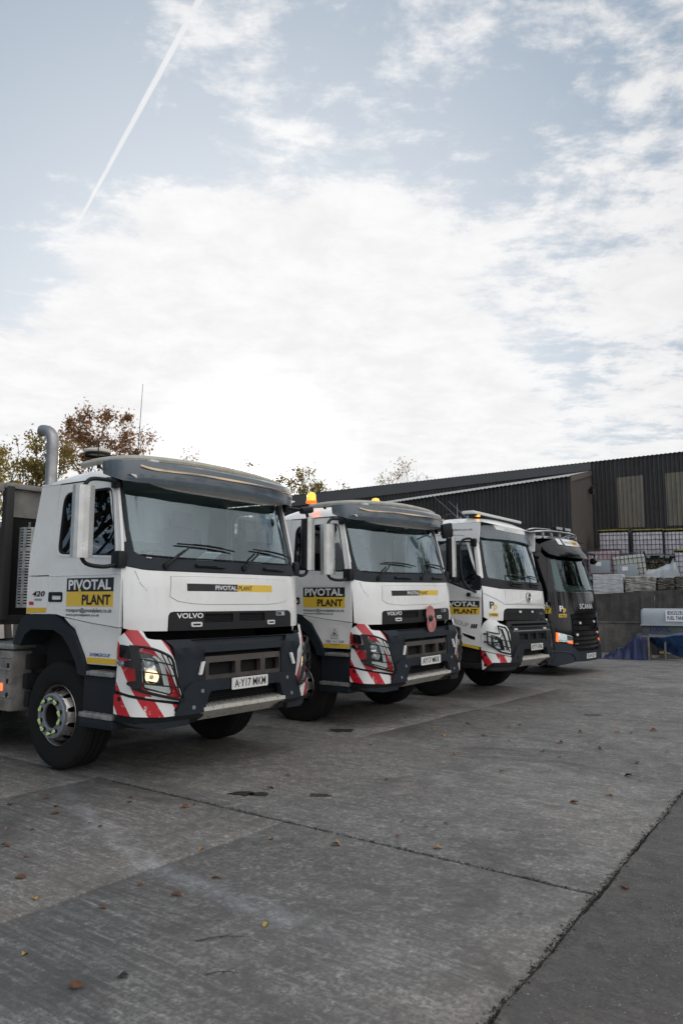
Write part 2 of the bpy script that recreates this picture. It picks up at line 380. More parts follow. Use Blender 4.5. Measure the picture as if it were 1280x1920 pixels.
# ------------------------------------------------------------------ cab skins (metres, truck frame: x forward, y to its left, z up)
def _dense(pts,n=12):
    P=[(pts[1][0],-pts[1][1])]+list(pts)+[tuple(2*a-b for a,b in zip(pts[-1],pts[-2]))]
    out=[]
    for i in range(1,len(P)-2):
        p0,p1,p2,p3=P[i-1],P[i],P[i+1],P[i+2]
        for k in range(n):
            t=k/n
            out.append(tuple(.5*(2*b+(c-a)*t+(2*a-5*b+4*c-d)*t*t+(3*b-3*c+d-a)*t**3) for a,b,c,d in zip(p0,p1,p2,p3)))
    out.append(P[-2]); return out
def _lin(tab,v):
    if v<=tab[0][0]: return tab[0][1]
    for (a,b),(c,d) in zip(tab,tab[1:]):
        if v<=c: return b+(d-b)*(v-a)/(c-a)
    return tab[-1][1]
class Surf:
    "front skin of a cab: plan profile (drop, y) swept up by x0(z), narrowed by w(z)"
    def __init__(s,prof,x0,w):
        d=_dense(prof); s.x0t=x0; s.wt=w; s.S=[0]
        for a,b in zip(d,d[1:]): s.S.append(s.S[-1]+math.hypot(a[0]-b[0],a[1]-b[1]))
        s.D=[(q,p[0]) for q,p in zip(s.S,d)]; s.Y=[(q,p[1]) for q,p in zip(s.S,d)]
        s.smax=s.S[-1]
    def raw(s,t,z):
        sg=-1 if t<0 else 1; a=abs(t)
        if a>s.smax: ex=a-s.smax; a=s.smax
        else: ex=0
        return (_lin(s.x0t,z)-_lin(s.D,a)-ex, sg*_lin(s.Y,a)*_lin(s.wt,z), z)
    def __call__(s,t,z,off=0.0):
        p=s.raw(t,z)
        if off==0: return p
        e=.012; a=s.raw(t-e,z); b=s.raw(t+e,z); c=s.raw(t,z-e); d=s.raw(t,z+e)
        u=[b[i]-a[i] for i in range(3)]; v=[d[i]-c[i] for i in range(3)]
        n=(u[1]*v[2]-u[2]*v[1],u[2]*v[0]-u[0]*v[2],u[0]*v[1]-u[1]*v[0])
        L=math.sqrt(sum(k*k for k in n)) or 1
        return tuple(p[i]+off*n[i]/L for i in range(3))
CABP=[(0,0),(.014,.45),(.07,.87),(.108,1.0),(.17,1.11),(.235,1.195),(.3,1.238),(.40,1.246)]
CAB=Surf(CABP,[(1.2,1.31),(1.5,1.305),(1.8,1.285),(1.95,1.25),(2.05,1.213),(2.75,1.02),(2.9,.975)],[(1.95,1.0),(2.8,.965),(2.95,.955)])
BMPP=[(0,0),(.01,.5),(.035,.84),(.08,1.02),(.16,1.16),(.25,1.23),(.42,1.25)]
BMP=Surf(BMPP,[(.5,1.40),(1.05,1.395),(1.2,1.36),(1.35,1.31)],[(0,1)])
SIDEW=[(0,1.245),(1.95,1.245),(2.8,1.2),(2.95,1.185)]
def SIDE(sg): return lambda x,z,off=0.0:(x,sg*(_lin(SIDEW,z)+off),z)
def XPL(x0): return lambda y,z,off=0.0:(x0+off,y,z)
def smooth_line(pts,n=6):
    P=[Vector(p) for p in pts]; P=[P[0]*2-P[1]]+P+[P[-1]*2-P[-2]]; out=[]
    for i in range(1,len(P)-2):
        p0,p1,p2,p3=P[i-1:i+3]
        for k in range(n):
            t=k/n; q=.5*((2*p1)+(p2-p0)*t+(2*p0-5*p1+4*p2-p3)*t*t+(3*p1-3*p2+p3-p0)*t**3); out.append(tuple(q))
    out.append(tuple(P[-2])); return out

def wheel(parent,x,sg,z=.52,front=True,detail=True,name='wheel',yc=1.02):
    c=(x,sg*yc,z)
    tp=[(.285,-.12),(.30,-.14),(.34,-.152),(.42,-.158),(.47,-.152),(.500,-.135),(.515,-.112)]
    for g in (-.065,0,.065): tp+=[(.515,g-.008),(.503,g-.006),(.503,g+.006),(.515,g+.008)]
    tp+=[(.515,.112),(.500,.135),(.487,.139),(.486,.145),(.47,.152),(.42,.158),(.34,.152),(.30,.14),(.285,.12)]
    t=MB().lathe(tp,c,'y',56 if detail else 28,sg).build(name,rubber,parent,50)
    rm=MB().lathe([(.298,.128),(.29,.137),(.282,.128),(.272,.10),(.262,.05),(.258,-.1),(.285,-.125)],c,'y',56 if detail else 24,sg)
    fr=front
    def fn(a,b,off=0.0):
        r=math.hypot(a,b)
        if fr: h=_lin([(.20,.20),(.218,.185),(.245,.11),(.262,.045),(.28,.03)],r)
        else: h=_lin([(.10,-.06),(.17,-.06),(.2,-.05),(.24,.0),(.262,.045),(.28,.03)],r)
        return (c[0]+a,c[1]+sg*(h+off),c[2]+b)
    nn=40
    ring=[(.262*math.cos(2*PI*k/nn),.262*math.sin(2*PI*k/nn)) for k in range(nn)]
    hol=[]
    if detail:
        for k in range(10):
            a=2*PI*(k+.5)/10; q=[]
            for j in range(10):
                b=2*PI*j/10; rr=.239+.019*math.cos(b); aa=a+.026*math.sin(b)/.239; q.append((rr*math.cos(aa),rr*math.sin(aa)))
            hol.append(q)
    r0=.20 if front else .10
    hol.append([(r0*math.cos(2*PI*k/nn),r0*math.sin(2*PI*k/nn)) for k in range(nn)])
    rm.build('rim',rimm,t,40)
    if detail: panel('wheel_disc',fn,ring,rimm,t,0,.012,hol,.03)
    MB().lathe([(.262,-.02),(.0,-.02)],c,'y',20,sg).build('wheel_backing',void,t)
    if front:
        MB().lathe([(.216,.17),(.216,.203),(.208,.214),(.195,.216),(.19,.208),(.135,.208),(.130,.216),(.120,.214),(.116,.19)],c,'y',48 if detail else 20,sg).build('hub',hubm,t,30)
        MB().lathe([(.117,.20),(.112,.05),(0,.04)],c,'y',32,sg).build('hub_bore',void,t)
        if detail:
            nb=MB(); 
            for k in range(10):
                a=2*PI*(k+.5)/10; p=(c[0]+.163*math.cos(a),c[1],c[2]+.163*math.sin(a))
                nb.lathe([(.021,.205),(.021,.232),(.012,.236),(0,.236)],p,'y',8,sg)
            nb.build('wheel_nut',dplas,t)
            for k in range(10):
                a=2*PI*(k+.5)/10; s2=1 if k%2 else -1; ty=(-math.sin(a)*s2,math.cos(a)*s2)
                q=[]
                for j in range(9):
                    b=PI*.5+ (j/8)*PI; q.append((math.cos(b)*.019,math.sin(b)*.019))
                q.append((.045,0))
                cx,cz=c[0]+.163*math.cos(a),c[2]+.163*math.sin(a)
                f=lambda u,v,h:(cx+ty[0]*u-ty[1]*v,c[1]+sg*h,cz+ty[1]*u+ty[0]*v)
                MB().prism(q,lambda u,v:f(u,v,.228),lambda u,v:f(u*.8,v*.8,.244)).build('nut_pointer',lime,t)
    else:
        MB().lathe([(.15,-.05),(.15,.03),(.12,.06),(0,.07)],c,'y',24,sg).build('hub',hubm,t,30)
    return t

def pivotal_sign(fn,a0,b0,a1,b1,par,black_top=True):
    bm_=(b0+b1)/2+ (b1-b0)*.02
    s=panel('logo_sign',fn,rect(a0,bm_,a1,b1),blk,par,.0025,.002,res=.15)
    panel('logo_band',fn,rect(a0,b0,a1,bm_),yel2,s,.0025,.002,res=.15)
    W=a1-a0;H=b1-bm_
    text('lettering','PIVOTAL',fn,a0+W*.045,bm_+H*.13,W*.91,H*.76,wht,s,.005,.032)
    text('lettering','PLANT',fn,a0+W*.35,b0+H*.12,W*.60,H*.74,blk,s,.005,.034)
    MB().prism([(math.cos(i*PI/6)*W*.028,math.sin(i*PI/6)*W*.028) for i in range(12)],lambda a,b:fn(a0+W*.30+a,bm_+H*.05+b,.005),lambda a,b:fn(a0+W*.30+a,bm_+H*.05+b,.0065)).build('logo_dot',yel2,s)
    return s
def number_plate(s,x,z,par,y=0.0,yaw=0):
    p=panel('number_plate',flat((x,y,z),(0,1,0),(0,0,1),(1,0,0)),rnd(rect(-.26,-.0555,.26,.0555),.012,3),platem,par,.0,.006,res=.3)
    text('lettering',s,flat((x,y,z),(0,1,0),(0,0,1),(1,0,0)),-.225,-.037,.45,.076,blk,p,.002,.012)
    return p

def roof_skin(par,xs,zt,wy,ze,m,name='roof',n=16,pw=5):
    vs=[];fs=[]
    for x,h in xs:
        for k in range(n+1):
            t=-1+2*k/n; t=math.copysign(1-(1-abs(t))**1.5,t)
            vs.append((x,wy*t,ze+h*(1-abs(t)**pw)+(.025*(1-t*t) if h>.05 else 0)))
    m_=n+1
    for i in range(len(xs)-1):
        for k in range(n): fs.append((i*m_+k,i*m_+k+1,(i+1)*m_+k+1,(i+1)*m_+k))
    return mesh_obj(name,vs,fs,m,par,40)

def lamp_cluster(par,sg,lit):
    "headlamp behind its cover, in the bumper corner of the older cab"
    B=lambda s,z,off=0.0:BMP(s*(-sg) if sg>0 else s,z,off)
    f=lambda s,z,off=0.0:BMP(abs(s)*sg,z,off)
    gl=[(-1.208,1.179),(-1.10,1.158),(-1.02,1.12),(-.985,1.06),(-.905,.80),(-.93,.786),(-1.175,.852)]
    bowl=panel('headlight',f,gl,refl,par,-.075,.01,res=.06)
    bowl['label']='headlight behind a black wire guard'
    panel('lamp_housing',f,gl,dplas,bowl,-.02,.05,[[(a*.93-.073,b*.93+.069) for a,b in [(-1.195,1.15),(-1.10,1.13),(-1.06,1.10),(-1.03,1.03),(-.99,.89),(-1.165,.92)]]],res=.07)
    for cz,cs,r,on in ((1.085,-1.125,.048,False),(.955,-1.10,.062,lit)):
        p=f(cs,cz,-.07); n=Vector(f(cs,cz,0))-Vector(p); n.normalize()
        m=MB(); u=n.cross(Vector((0,0,1))).normalized(); v=u.cross(n)
        vs=[];prof=[(1.0,.045),(.96,.05),(.7,.02),(.35,.005),(0,.0)]
        for rr,h in prof:
            for k in range(20):
                a=2*PI*k/20; vs.append(Vector(p)+n*h+(u*math.cos(a)+v*math.sin(a))*rr*r)
        m.add(vs,[(i*20+k,i*20+(k+1)%20,(i+1)*20+(k+1)%20,(i+1)*20+k) for i in range(4) for k in range(20)])
        m.build('lamp_bowl',lampon if on else refl,bowl)
        m=MB(); vs=[];prof=[(.42,.01),(.38,.03),(.2,.042),(0,.045)]
        for rr,h in prof:
            for k in range(14):
                a=2*PI*k/14; vs.append(Vector(p)+n*h+(u*math.cos(a)+v*math.sin(a))*rr*r)
        m.add(vs,[(i*14+k,i*14+(k+1)%14,(i+1)*14+(k+1)%14,(i+1)*14+k) for i in range(3) for k in range(14)])
        m.build('lamp_lens',lampw,bowl)
    st=[(-1.165,.868),(-1.17,.905),(-.985,.862),(-1.02,1.02),(-1.05,1.105),(-1.09,1.135),(-1.07,1.145),(-1.02,1.11),(-.985,1.05),(-.918,.812),(-.935,.80)]
    panel('daytime_strip',f,st,drl,bowl,-.012,.01,res=.06)
    panel('lamp_cover',f,gl,lmglass,bowl,-.004,.003,res=.08)
    # guard
    g=MB(); o=.055
    g.tube([f(a,b,o if 0<i<7 else .03) for i,(a,b) in enumerate([(-1.272,1.225),(-1.13,1.202),(-1.0,1.15),(-.938,1.09),(-.905,.95),(-.825,.775),(-.85,.745),(-1.10,.812),(-1.262,.868)])],.0135,6,True,4)
    for z0,z1,sa,sb in ((1.118,1.045,-1.225,-.925),(1.02,.955,-1.235,-.90),(.915,.855,-1.24,-.86)):
        g.tube([f(sa+(sb-sa)*k/4,z0+(z1-z0)*k/4,o) for k in range(5)],.0065,5)
    g.tube([f(-1.03,1.165,o),f(-.965,1.0,o),f(-.885,.79,o)],.006,5)
    g.tube([f(-.985,1.14,o),f(-.93,1.0,o),f(-.86,.77,o)],.006,5)
    gd=g.build('lamp_guard',dplas,par)
    panel('guard_plate',f,rnd([(-1.268,1.222),(-1.205,1.213),(-1.185,.86),(-1.25,.868),(-1.30,.90),(-1.295,.925),(-1.235,.93),(-1.245,1.04),(-1.32,1.05),(-1.32,1.10),(-1.262,1.105)],.01,2),dplas,gd,.058,.018,res=.07)
    return bowl

def mirror_old(par,sg,guard=True):
    "tall mirror housing on two bent arms, steel guard wrapped round its front"
    pl=[(.855,1.53),(.92,1.53),(.945,1.56),(.95,1.62),(.93,1.665),(.89,1.68),(.855,1.67)]
    h=MB().prism(rnd(pl,.03,3),lambda a,b:(a,sg*b,2.03),lambda a,b:(a-.01,sg*b,2.63)).build('mirror',dplas,par,40)
    MB().prism(rect(0,.0,.20,.54),lambda a,b:(.856,sg*(1.535+a*.65),2.06+b),lambda a,b:(.846,sg*(1.535+a*.65),2.06+b)).build('mirror_glass',mirg,h)
    arm=MB(); arm2=MB()
    arm.tube([(.86,sg*1.20,2.745),(.885,sg*1.27,2.735),(.90,sg*1.38,2.735),(.91,sg*1.55,2.715),(.90,sg*1.62,2.62)],.019,8,True,4)
    arm2.tube([(.98,sg*1.22,2.00),(.97,sg*1.30,1.955),(.95,sg*1.42,1.935),(.91,sg*1.56,1.96),(.90,sg*1.62,2.05)],.019,8,True,4)
    arm.box((.845,sg*1.22,2.735),(.09,.05,.11),.012); arm2.box((.97,sg*1.255,2.005),(.12,.09,.16),.02)
    arm.build('mirror_arm',dplas,h); arm2.build('mirror_arm',dplas,h)
    if guard:
        g=[(.85,1.685),(.882,1.703),(.918,1.70),(.95,1.682),(.97,1.645),(.975,1.59),(.96,1.53)]
        vs=[];fs=[];n=len(g)
        for off,(z0,z1) in ((0,(2.005,2.65)),(.006,(2.005,2.65))):
            for a,b in g: vs+= [(a-off,sg*(b-off*.5),z0),(a-off,sg*(b-off*.5),z1)]
        for q in (0,2*n):
            for i in range(n-1): fs.append((q+2*i,q+2*i+1,q+2*i+3,q+2*i+2))
        for i in range(n-1): fs+=[(2*i,2*i+2,2*n+2*i+2,2*n+2*i),(2*i+1,2*i+3,2*n+2*i+3,2*n+2*i+1)]
        o=mesh_obj('mirror_guard',vs,fs,guardw,h,12)
        return h
    return h

def cab_inside(par,zf=1.45):
    MB().box((.30,0,zf),(1.5,2.3,.05)).build('cab_floor',dplas,par)
    MB().box((-.44,0,2.15),(.03,2.3,1.3)).build('rear_trim',trimi,par)
    MB().box((.25,0,2.80),(1.25,2.2,.02)).build('headliner',trimi,par)
    pr=[(1.13,1.50),(1.16,1.98),(1.06,2.0),(.86,2.015),(.72,1.96),(.70,1.80),(.80,1.5)]
    MB().prism(rnd(pr,.05,3),lambda a,b:(a-.03,-1.02,b),lambda a,b:(a-.03,1.02,b)).build('dashboard',trimi,par)
    for y in (-.62,.62):
        s=MB().box((.05,y,1.78),(.55,.55,.18),.05).box((-.22,y,2.15),(.16,.52,.72),.06,(0,-.14,0)).box((-.28,y,2.60),(.12,.30,.2),.04,(0,-.1,0)).build('seat',seatm,par)
    st=MB(); c=Vector((.55,-.62,2.03)); n=Vector((-.45,0,.9)).normalized(); u=Vector((0,1,0)); v=n.cross(u)
    st.tube([c+(u*math.cos(a)+v*math.sin(a))*.23 for a in [2*PI*k/24 for k in range(24)]],.016,6,closed=True)
    st.tube([c-u*.22,c+u*.22],.014,5); st.tube([c,c-v*.22],.014,5); st.tube([c,c-n*.25],.03,6)
    st.build('steering_wheel',dplas,par)

def chassis(par,x_end=-6.4,wheels=(-1.95,-4.6,-5.95)):
    for y in (-.42,.42): MB().box(((x_end+.9)/2,y,.86),(.9-x_end,.09,.28),.01).build('chassis_rail',darkm,par)
    MB().box((.1,0,.62),(.16,1.9,.14),.03).box((0,0,.78),(1.3,.8,.35),.05).box((.9,0,.75),(.4,1.2,.4),.05).build('axle_and_sump',mudm,par)
    for sg in (-1,1): wheel(par,0,sg,detail=True)
    for x in wheels:
        for sg in (-1,1): wheel(par,x,sg,detail=False,front=(x>-3))
    MB().box((0.05,0,1.10),(1.3,1.9,.5),.1).build('engine_cover',void,par)
    MB().box(((x_end-.6)/2+.2,0,.68),(-x_end-1.4,1.5,.36),.06).build('underbody_shade_box',mudm,par)  # underbody block added to darken the ground beneath the truck
    for sg in (-1,1): MB().box(((x_end-1.2)/2+.4,sg*1.0,.72),(2.2,.42,.6),.08).build('side_shade_tank',darkm,par)  # tanks added low on both sides, also to darken the ground

def tipper_body(par,m,m2,x0=-1.12,x1=-6.6):
    L_=x0-x1; cx=(x0+x1)/2
    b=MB().box((cx,0,1.42),(L_,2.3,.10),.01).build('tipper_body',m,par)
    # headboard: lip, pale band and dark lower sheet with posts
    MB().box((x0-.02,0,2.885),(.12,2.36,.06),.012).build('headboard_lip',m2,b)
    MB().box((x0-.05,0,2.70),(.02,2.2,.30),.0).build('headboard_band',m2,b)
    MB().box((x0-.06,0,2.0),(.02,2.2,1.12),.0).build('headboard_sheet',void,b)
    for y in (-1.13,-.4,.4,1.13): MB().box((x0-.0,y,2.15),(.09,.09,1.46),.01).build('headboard_post',m,b)
    for sg in (-1,1):
        MB().box((cx-.05,sg*1.2,2.12),(L_-.1,.05,1.45),.01).build('side_wall',m,b)
        for k in range(7): MB().box((x0-.35-k*.82,sg*1.25,2.12),(.10,.06,1.4),.015).build('side_rib',m,b)
        MB().box((cx,sg*1.235,2.86),(L_,.12,.10),.02).build('side_rail',m2,b)
        MB().prism([(x0-.10,2.93),(x0-.10,2.35),(x0-.28,2.10),(x0-.55,2.0),(x0-.55,2.93)],lambda a,z:(a,sg*1.27,z),lambda a,z:(a,sg*1.30,z)).build('corner_gusset',m2,b)
    return b

def fmx_old(name,lit=True):
    T_=empty(name)
    # --- white shell
    low=[(-.885,1.352),(-1.112,1.355),(-1.206,1.360),(-1.300,1.384)]
    cowl_lo=[(-1.30,1.955),(-1.19,1.936),(-1.10,1.919),(-1.0,1.912),(-.5,1.908)]
    gp=[(-.882,1.352),(-.878,1.49),(-.86,1.515),(-.83,1.525)]  # dark grille plate, left half
    fp=[(-1.300,1.384),(-1.30,1.951),(-1.19,1.932),(-1.10,1.915),(-1.0,1.908),(-.5,1.904)]
    half=[(-.5,1.904),(-1.0,1.908),(-1.10,1.915),(-1.19,1.932),(-1.296,1.951),(-1.296,1.386),(-1.206,1.362),(-1.112,1.357),(-.888,1.354),(-.884,1.495),(-.864,1.523),(-.83,1.531)]
    poly=symp(half)
    lid=[(-.858,1.862),(-.866,1.668),(-.78,1.625),(-.62,1.604),(-.447,1.595)]; lidp=symp([(-.447,1.866)]+[(-.846,1.862)]+lid[1:])
    def bulge(s,z): return .004*math.sin((z-1.35)*5.6)
    panel('front_panel',CAB,poly,white,T_,0,.02,[lidp],.07,mat_in=dplas,bump=bulge)
    sh=[(a*.993,1.73+(b-1.73)*.975) for a,b in lidp]
    lidb=panel('bonnet_lid',CAB,sh,white,T_,.004,.02,(),.07,mat_in=dplas,bump=bulge)
    panel('lid_gap',CAB,[(a*1.01,1.73+(b-1.73)*1.03) for a,b in lidp],void,T_,-.022,.004,(),.15)
    for q in ([(-.27,1.640),(-.13,1.640),(-.125,1.662),(-.20,1.655)],[(.0,1.640),(.13,1.640),(.25,1.668),(-.005,1.662)]):
        panel('vent_slot',CAB,q,blk,lidb,.0065,.002,res=.1)
    for sg in (-1,1):
        panel('body_crease',CAB,[(sg*a,b) for a,b in [(-1.175,1.905),(-1.14,1.79),(-1.085,1.728),(-.9,1.652),(-.903,1.645),(-1.09,1.722),(-1.146,1.787),(-1.182,1.905)]],greyl,T_,.0028,.002,res=.1)
    gpo=panel('grille_plate',CAB,symp([(-.4,1.524),(-.82,1.522),(-.862,1.512),(-.877,1.488),(-.880,1.36),(-.87,1.354)]),gplas,T_,.012,.02,[rnd(rect(-.485,1.425,-.107,1.508),.015),rnd(rect(-.018,1.43,.375,1.512),.015)],.08)
    for a0,a1 in ((-.49,-.10),(-.02,.38)):
        me=MB()
        for r in range(5):
            z=1.43+r*.017
            me.tube([CAB(a0+(a1-a0)*k/14,z+.004*(k%2),.004) for k in range(15)],.0035,4)
        me.build('grille_mesh',dplas,gpo); panel('grille_back',CAB,rect(a0,1.42,a1,1.515),void,gpo,-.008,.002,res=.2)
    text('lettering','VOLVO',CAB,-.80,1.468,.30,.048,wht,gpo,.015,.022)
    bd=panel('badge',CAB,rnd(rect(.575,1.475,.745,1.522),.006,2),greyl,gpo,.016,.004,res=.1); text('lettering','FM',CAB,.592,1.483,.075,.030,blk,bd,.0175,.01); text('lettering','X',CAB,.675,1.481,.05,.034,wht,bd,.0175,.02)
    for a in (-.58,.475):
        l_=panel('strobe_lamp',CAB,rnd(rect(a-.062,1.387,a+.062,1.432),.014,3),whiteB,gpo,.026,.012,res=.1)
        panel('strobe_lens',CAB,rnd(rect(a-.042,1.401,a+.042,1.417),.005,2),gplas,l_,.028,.003,res=.1)
    # front sign
    s=panel('logo_sign',CAB,rect(-.675,1.724,-.03,1.795),blk,lidb,.008,.002,res=.1)
    panel('logo_band',CAB,rect(-.03,1.724,.52,1.795),yel2,s,.008,.002,res=.1)
    text('lettering','PIVOTAL',CAB,-.335,1.737,.295,.045,wht,s,.010,.02); text('lettering','PLANT',CAB,-.01,1.737,.20,.045,blk,s,.010,.016)
    # cowl and windscreen
    wsl=[(-.303,2.028),(-.8,2.040),(-1.115,2.062),(-1.158,2.085),(-1.178,2.3),(-1.188,2.76),(-1.18,2.79)]
    cowl=symp([(-.5,2.024),(-.8,2.036),(-1.12,2.058),(-1.165,2.085),(-1.19,2.3),(-1.196,2.79),(-1.238,2.79),(-1.226,2.4),(-1.217,2.175),(-1.296,2.150),(-1.296,1.957),(-1.19,1.938),(-1.10,1.921),(-1.0,1.914),(-.5,1.910)])
    cw=panel('cowl_panel',CAB,cowl,dblue,T_,.006,.02,(),.08)
    ws=panel('windscreen',CAB,symp(list(reversed(wsl))),wsglass,T_,-.004,.002,(),.12)
    MB().tube([CAB(a,2.034+(abs(a)/1.1)**6*.02,.012) for a in [-1.1+k*.11 for k in range(21)]],.007,5).build('windscreen_seal',dplas,ws)
    # wipers
    for (pa,ea,b0,b1) in (((-.889,1.955),(-.60,2.135),(-.73,2.168),(.0,2.128)),((.10,1.965),(.40,2.150),(.30,2.168),(1.04,2.108))):
        wb=MB(); wb.tube([CAB(*pa,.03),CAB((pa[0]+ea[0])/2,(pa[1]+ea[1])/2,.055),CAB(*ea,.035)],[.014,.008],6,True,3)
        wb.tube([CAB(b0[0]+(b1[0]-b0[0])*k/8,b0[1]+(b1[1]-b0[1])*k/8+.012*math.sin(PI*k/8),.028) for k in range(9)],.0085,5)
        wb.tube([CAB(b0[0]+(b1[0]-b0[0])*k/4,b0[1]+(b1[1]-b0[1])*k/4+.012*math.sin(PI*k/4),.045) for k in (1,2,3)],.007,5)
        p=CAB(*pa,.0); wb.lathe([(.03,-.01),(.03,.03),(0,.035)],CAB(*pa,.0),'x',10)
        wb.build('wiper',dplas,T_)
    for a in (-.55,.42):
        v=MB()
        v.tube([CAB(a,1.965,.02),CAB(a+.25,1.967,.02)],.019,6); v.tube([CAB(a+.14,1.96,.02),CAB(a+.36,1.955,.02)],.012,6)
        v.build('cowl_step',dplas,cw)
    # A pillars, doors, sides
    for sg in (-1,1):
        S=SIDE(sg); F=lambda s,z,off=0.0,sg=sg:CAB(abs(s)*sg,z,off)
        panel('a_pillar',F,[(-1.24,2.80),(-1.232,2.5),(-1.222,2.18),(-1.318,2.155),(-1.335,2.45),(-1.33,2.80)],white,T_,0,.03,(),.1,mat_in=dplas)
        win=rnd([(.075,2.70),(.02,2.62),(.005,2.14),(.045,2.085),(.885,2.045),(.90,2.10),(.80,2.62),(.765,2.70)],.06,4)
        door=[(-.05,2.788),(-.075,2.5),(-.117,1.876),(-.109,1.50),(.038,1.497),(.17,1.474),(.6,1.425),(1.0,1.391),(1.0,1.958),(.975,2.15),(.91,2.45),(.83,2.765),(.583,2.785)]
        rec=lambda x,z:-.012*max(0,1-abs(min(max((z-1.98)/.1,-1),1))) 
        dr=panel('door',S,door,white,T_,0,.03,[win],.09,mat_in=trimi)
        fw=[(x+(x-.45)*.06,z+(z-2.37)*.075) for x,z in win]
        panel('window_surround',S,fw,white,dr,.006,.02,[win],.09)
        wi=[(x+(x-.45)*-.04,z+(z-2.37)*-.055) for x,z in win]
        panel('window_seal',S,win,dplas,dr,.004,.02,[wi],.09)
        panel('window_pane',S,win,dkglass if sg<0 else sdglass,dr,-.012,.002,(),.3)
        MB().tube([S(-.105,1.872,.001),S(.4,1.872,.001),S(.99,1.872,.001)],.004,4).build('door_crease',white,dr)
        hd=panel('door_handle',S,rnd(rect(-.105,1.617,.122,1.714),.02,3),dplas,dr,.006,.012,[rnd(rect(-.05,1.64,.10,1.70),.01)],.08)
        panel('handle_recess',S,rect(-.06,1.63,.11,1.71),void,hd,-.002,.002,res=.2); MB().box((.03,sg*1.252,1.69),(.14,.012,.022),.005).build('handle_grip',dplas,hd)
        low_=[(.328,1.361),(.17,1.466),(.6,1.417),(1.0,1.383),(.985,1.30),(.962,1.20),(.958,1.045),(.535,1.045),(.50,1.118)]
        lp=panel('lower_door_panel',S,low_,white,T_,0,.03,(),.08,mat_in=dplas,bump=lambda x,z:-.014 if z<1.38-.25*(x-.35)*0 and z<1.37 else 0)
        panel('reflective_strip',S,[(.538,1.054),(.957,1.056),(.957,1.106),(.532,1.106)],yel,lp,-.008,.002,res=.2)
        for z0,z1,xx in ((1.882,2.80,-.378),(1.497,1.870,-.486)):
            if z0>1.8: q=[(-.117,1.882),(-.078,2.5),(-.058,2.80),(-.372,2.82),(-.43,2.45),(-.478,2.1),(-.484,1.882)]
            else: q=[(-.119,1.870),(-.115,1.497),(-.484,1.497),(-.485,1.870)]
            sp=panel('rear_side_panel',S,q,white,T_,0,.03,(),.09,mat_in=dplas)
        panel('reflective_strip',S,[(-.478,1.505),(-.135,1.515),(-.135,1.560),(-.478,1.558)],yel,sp,.003,.002,res=.2)
        if sg<0:
            panel('small_red_label',S,rect(-.44,1.585,-.36,1.62),redf,sp,.003,.002,res=.2)
            text('lettering','420',S,-.386,1.670,.215,.055,gplas,sp,.004,.03,.15); panel('small_plate',S,rect(-.345,1.63,-.22,1.65),greyl,sp,.004,.002,res=.2)
            dsig=pivotal_sign(S,.188,1.578,.90,1.845,dr)
            dsig['label']='black and yellow company sign on the door'
            text('lettering','transport@pivotalplant.co.uk',S,.19,1.512,.70,.050,blk,dr,.004,.013)
            text('lettering','www.pivotalplant.co.uk',S,.19,1.478,.52,.032,blk,dr,.004,.013)
        # wheel arch
        ao=[(-.668,1.185),(-.60,1.36),(-.53,1.455),(-.46,1.488),(.02,1.488),(.13,1.455),(.32,1.352),(.42,1.22),(.50,1.108),(.55,1.0),(.572,.93)]
        ai=[(.44,.95),(.40,1.05),(.30,1.18),(.18,1.29),(.03,1.345),(-.35,1.345),(-.46,1.29),(-.54,1.175)]
        panel('wheel_arch',S,ao+ai,dblue,T_,.02,.30,(),.08)
        for zz,x0,x1,zb in ((.985,.575,.955,.945),(.61,.485,.955,.565)):
            st=MB().box(((x0+x1)/2,sg*1.17,(zz+zb)/2),(x1-x0,.20,zz-zb),.008).build('step',alu,T_)
            for k in range(5): MB().box((x0+.05+k*(x1-x0-.1)/4,sg*1.17,zz+.003),(.03,.16,.008),.002).build('step_tread',alu,st)
        MB().box((.72,sg*1.13,.78),(.48,.18,.33),.01).box((.72,sg*1.16,.52),(.48,.2,.09),.02).build('step_box',dblue,T_)
        lamp_cluster(T_,sg,lit)
        # hazard marked corner panels
        B=lambda s,z,off=0.0,sg=sg:BMP(abs(s)*sg,z,off)
        sur=rnd([(-1.395,1.297),(-1.30,1.35),(-1.284,1.374),(-1.139,1.361),(-1.118,1.295),(-1.06,1.283),(-.974,1.278),(-.914,1.208),(-.888,1.095),(-.867,.983),(-.815,.757),(-.84,.724),(-1.472,.836),(-1.455,1.05),(-1.41,1.263)],.02,2)
        gl=[(-1.208,1.179),(-1.10,1.158),(-1.02,1.12),(-.985,1.06),(-.905,.80),(-.93,.786),(-1.175,.852)]
        panel('corner_panel',B,sur,haz,T_,0,.02,[gl],.08,mat_in=dplas)
        panel('panel_edge',B,[(-.888,1.095),(-.867,.983),(-.812,.757),(-.84,.722),(-1.16,.776),(-1.16,.79),(-.85,.738),(-.828,.762),(-.88,.985),(-.90,1.095)],whiteB,T_,.006,.006,(),.1)
        bx=panel('lamp_box',B,rnd([(-1.37,1.243),(-1.275,1.228),(-1.277,1.112),(-1.40,1.130)],.015,3),blackp,T_,.016,.02,(),.08)
        ind=panel('side_indicator',B,[(-1.388+.052*math.cos(a),1.078+.026*math.sin(a)) for a in [2*PI*k/18 for k in range(18)]],chrome,T_,.012,.012,(),.08)
        panel('indicator_lens',B,[(-1.388+.036*math.cos(a),1.078+.017*math.sin(a)) for a in [2*PI*k/14 for k in range(14)]],refl,ind,.018,.006,(),.08)
        panel('lower_hazard_panel',B,rnd([(-1.476,.803),(-1.417,.800),(-1.2,.762),(-.818,.690),(-.855,.602),(-1.0,.600),(-1.473,.630)],.012,2),haz,T_,.012,.02,(),.08)
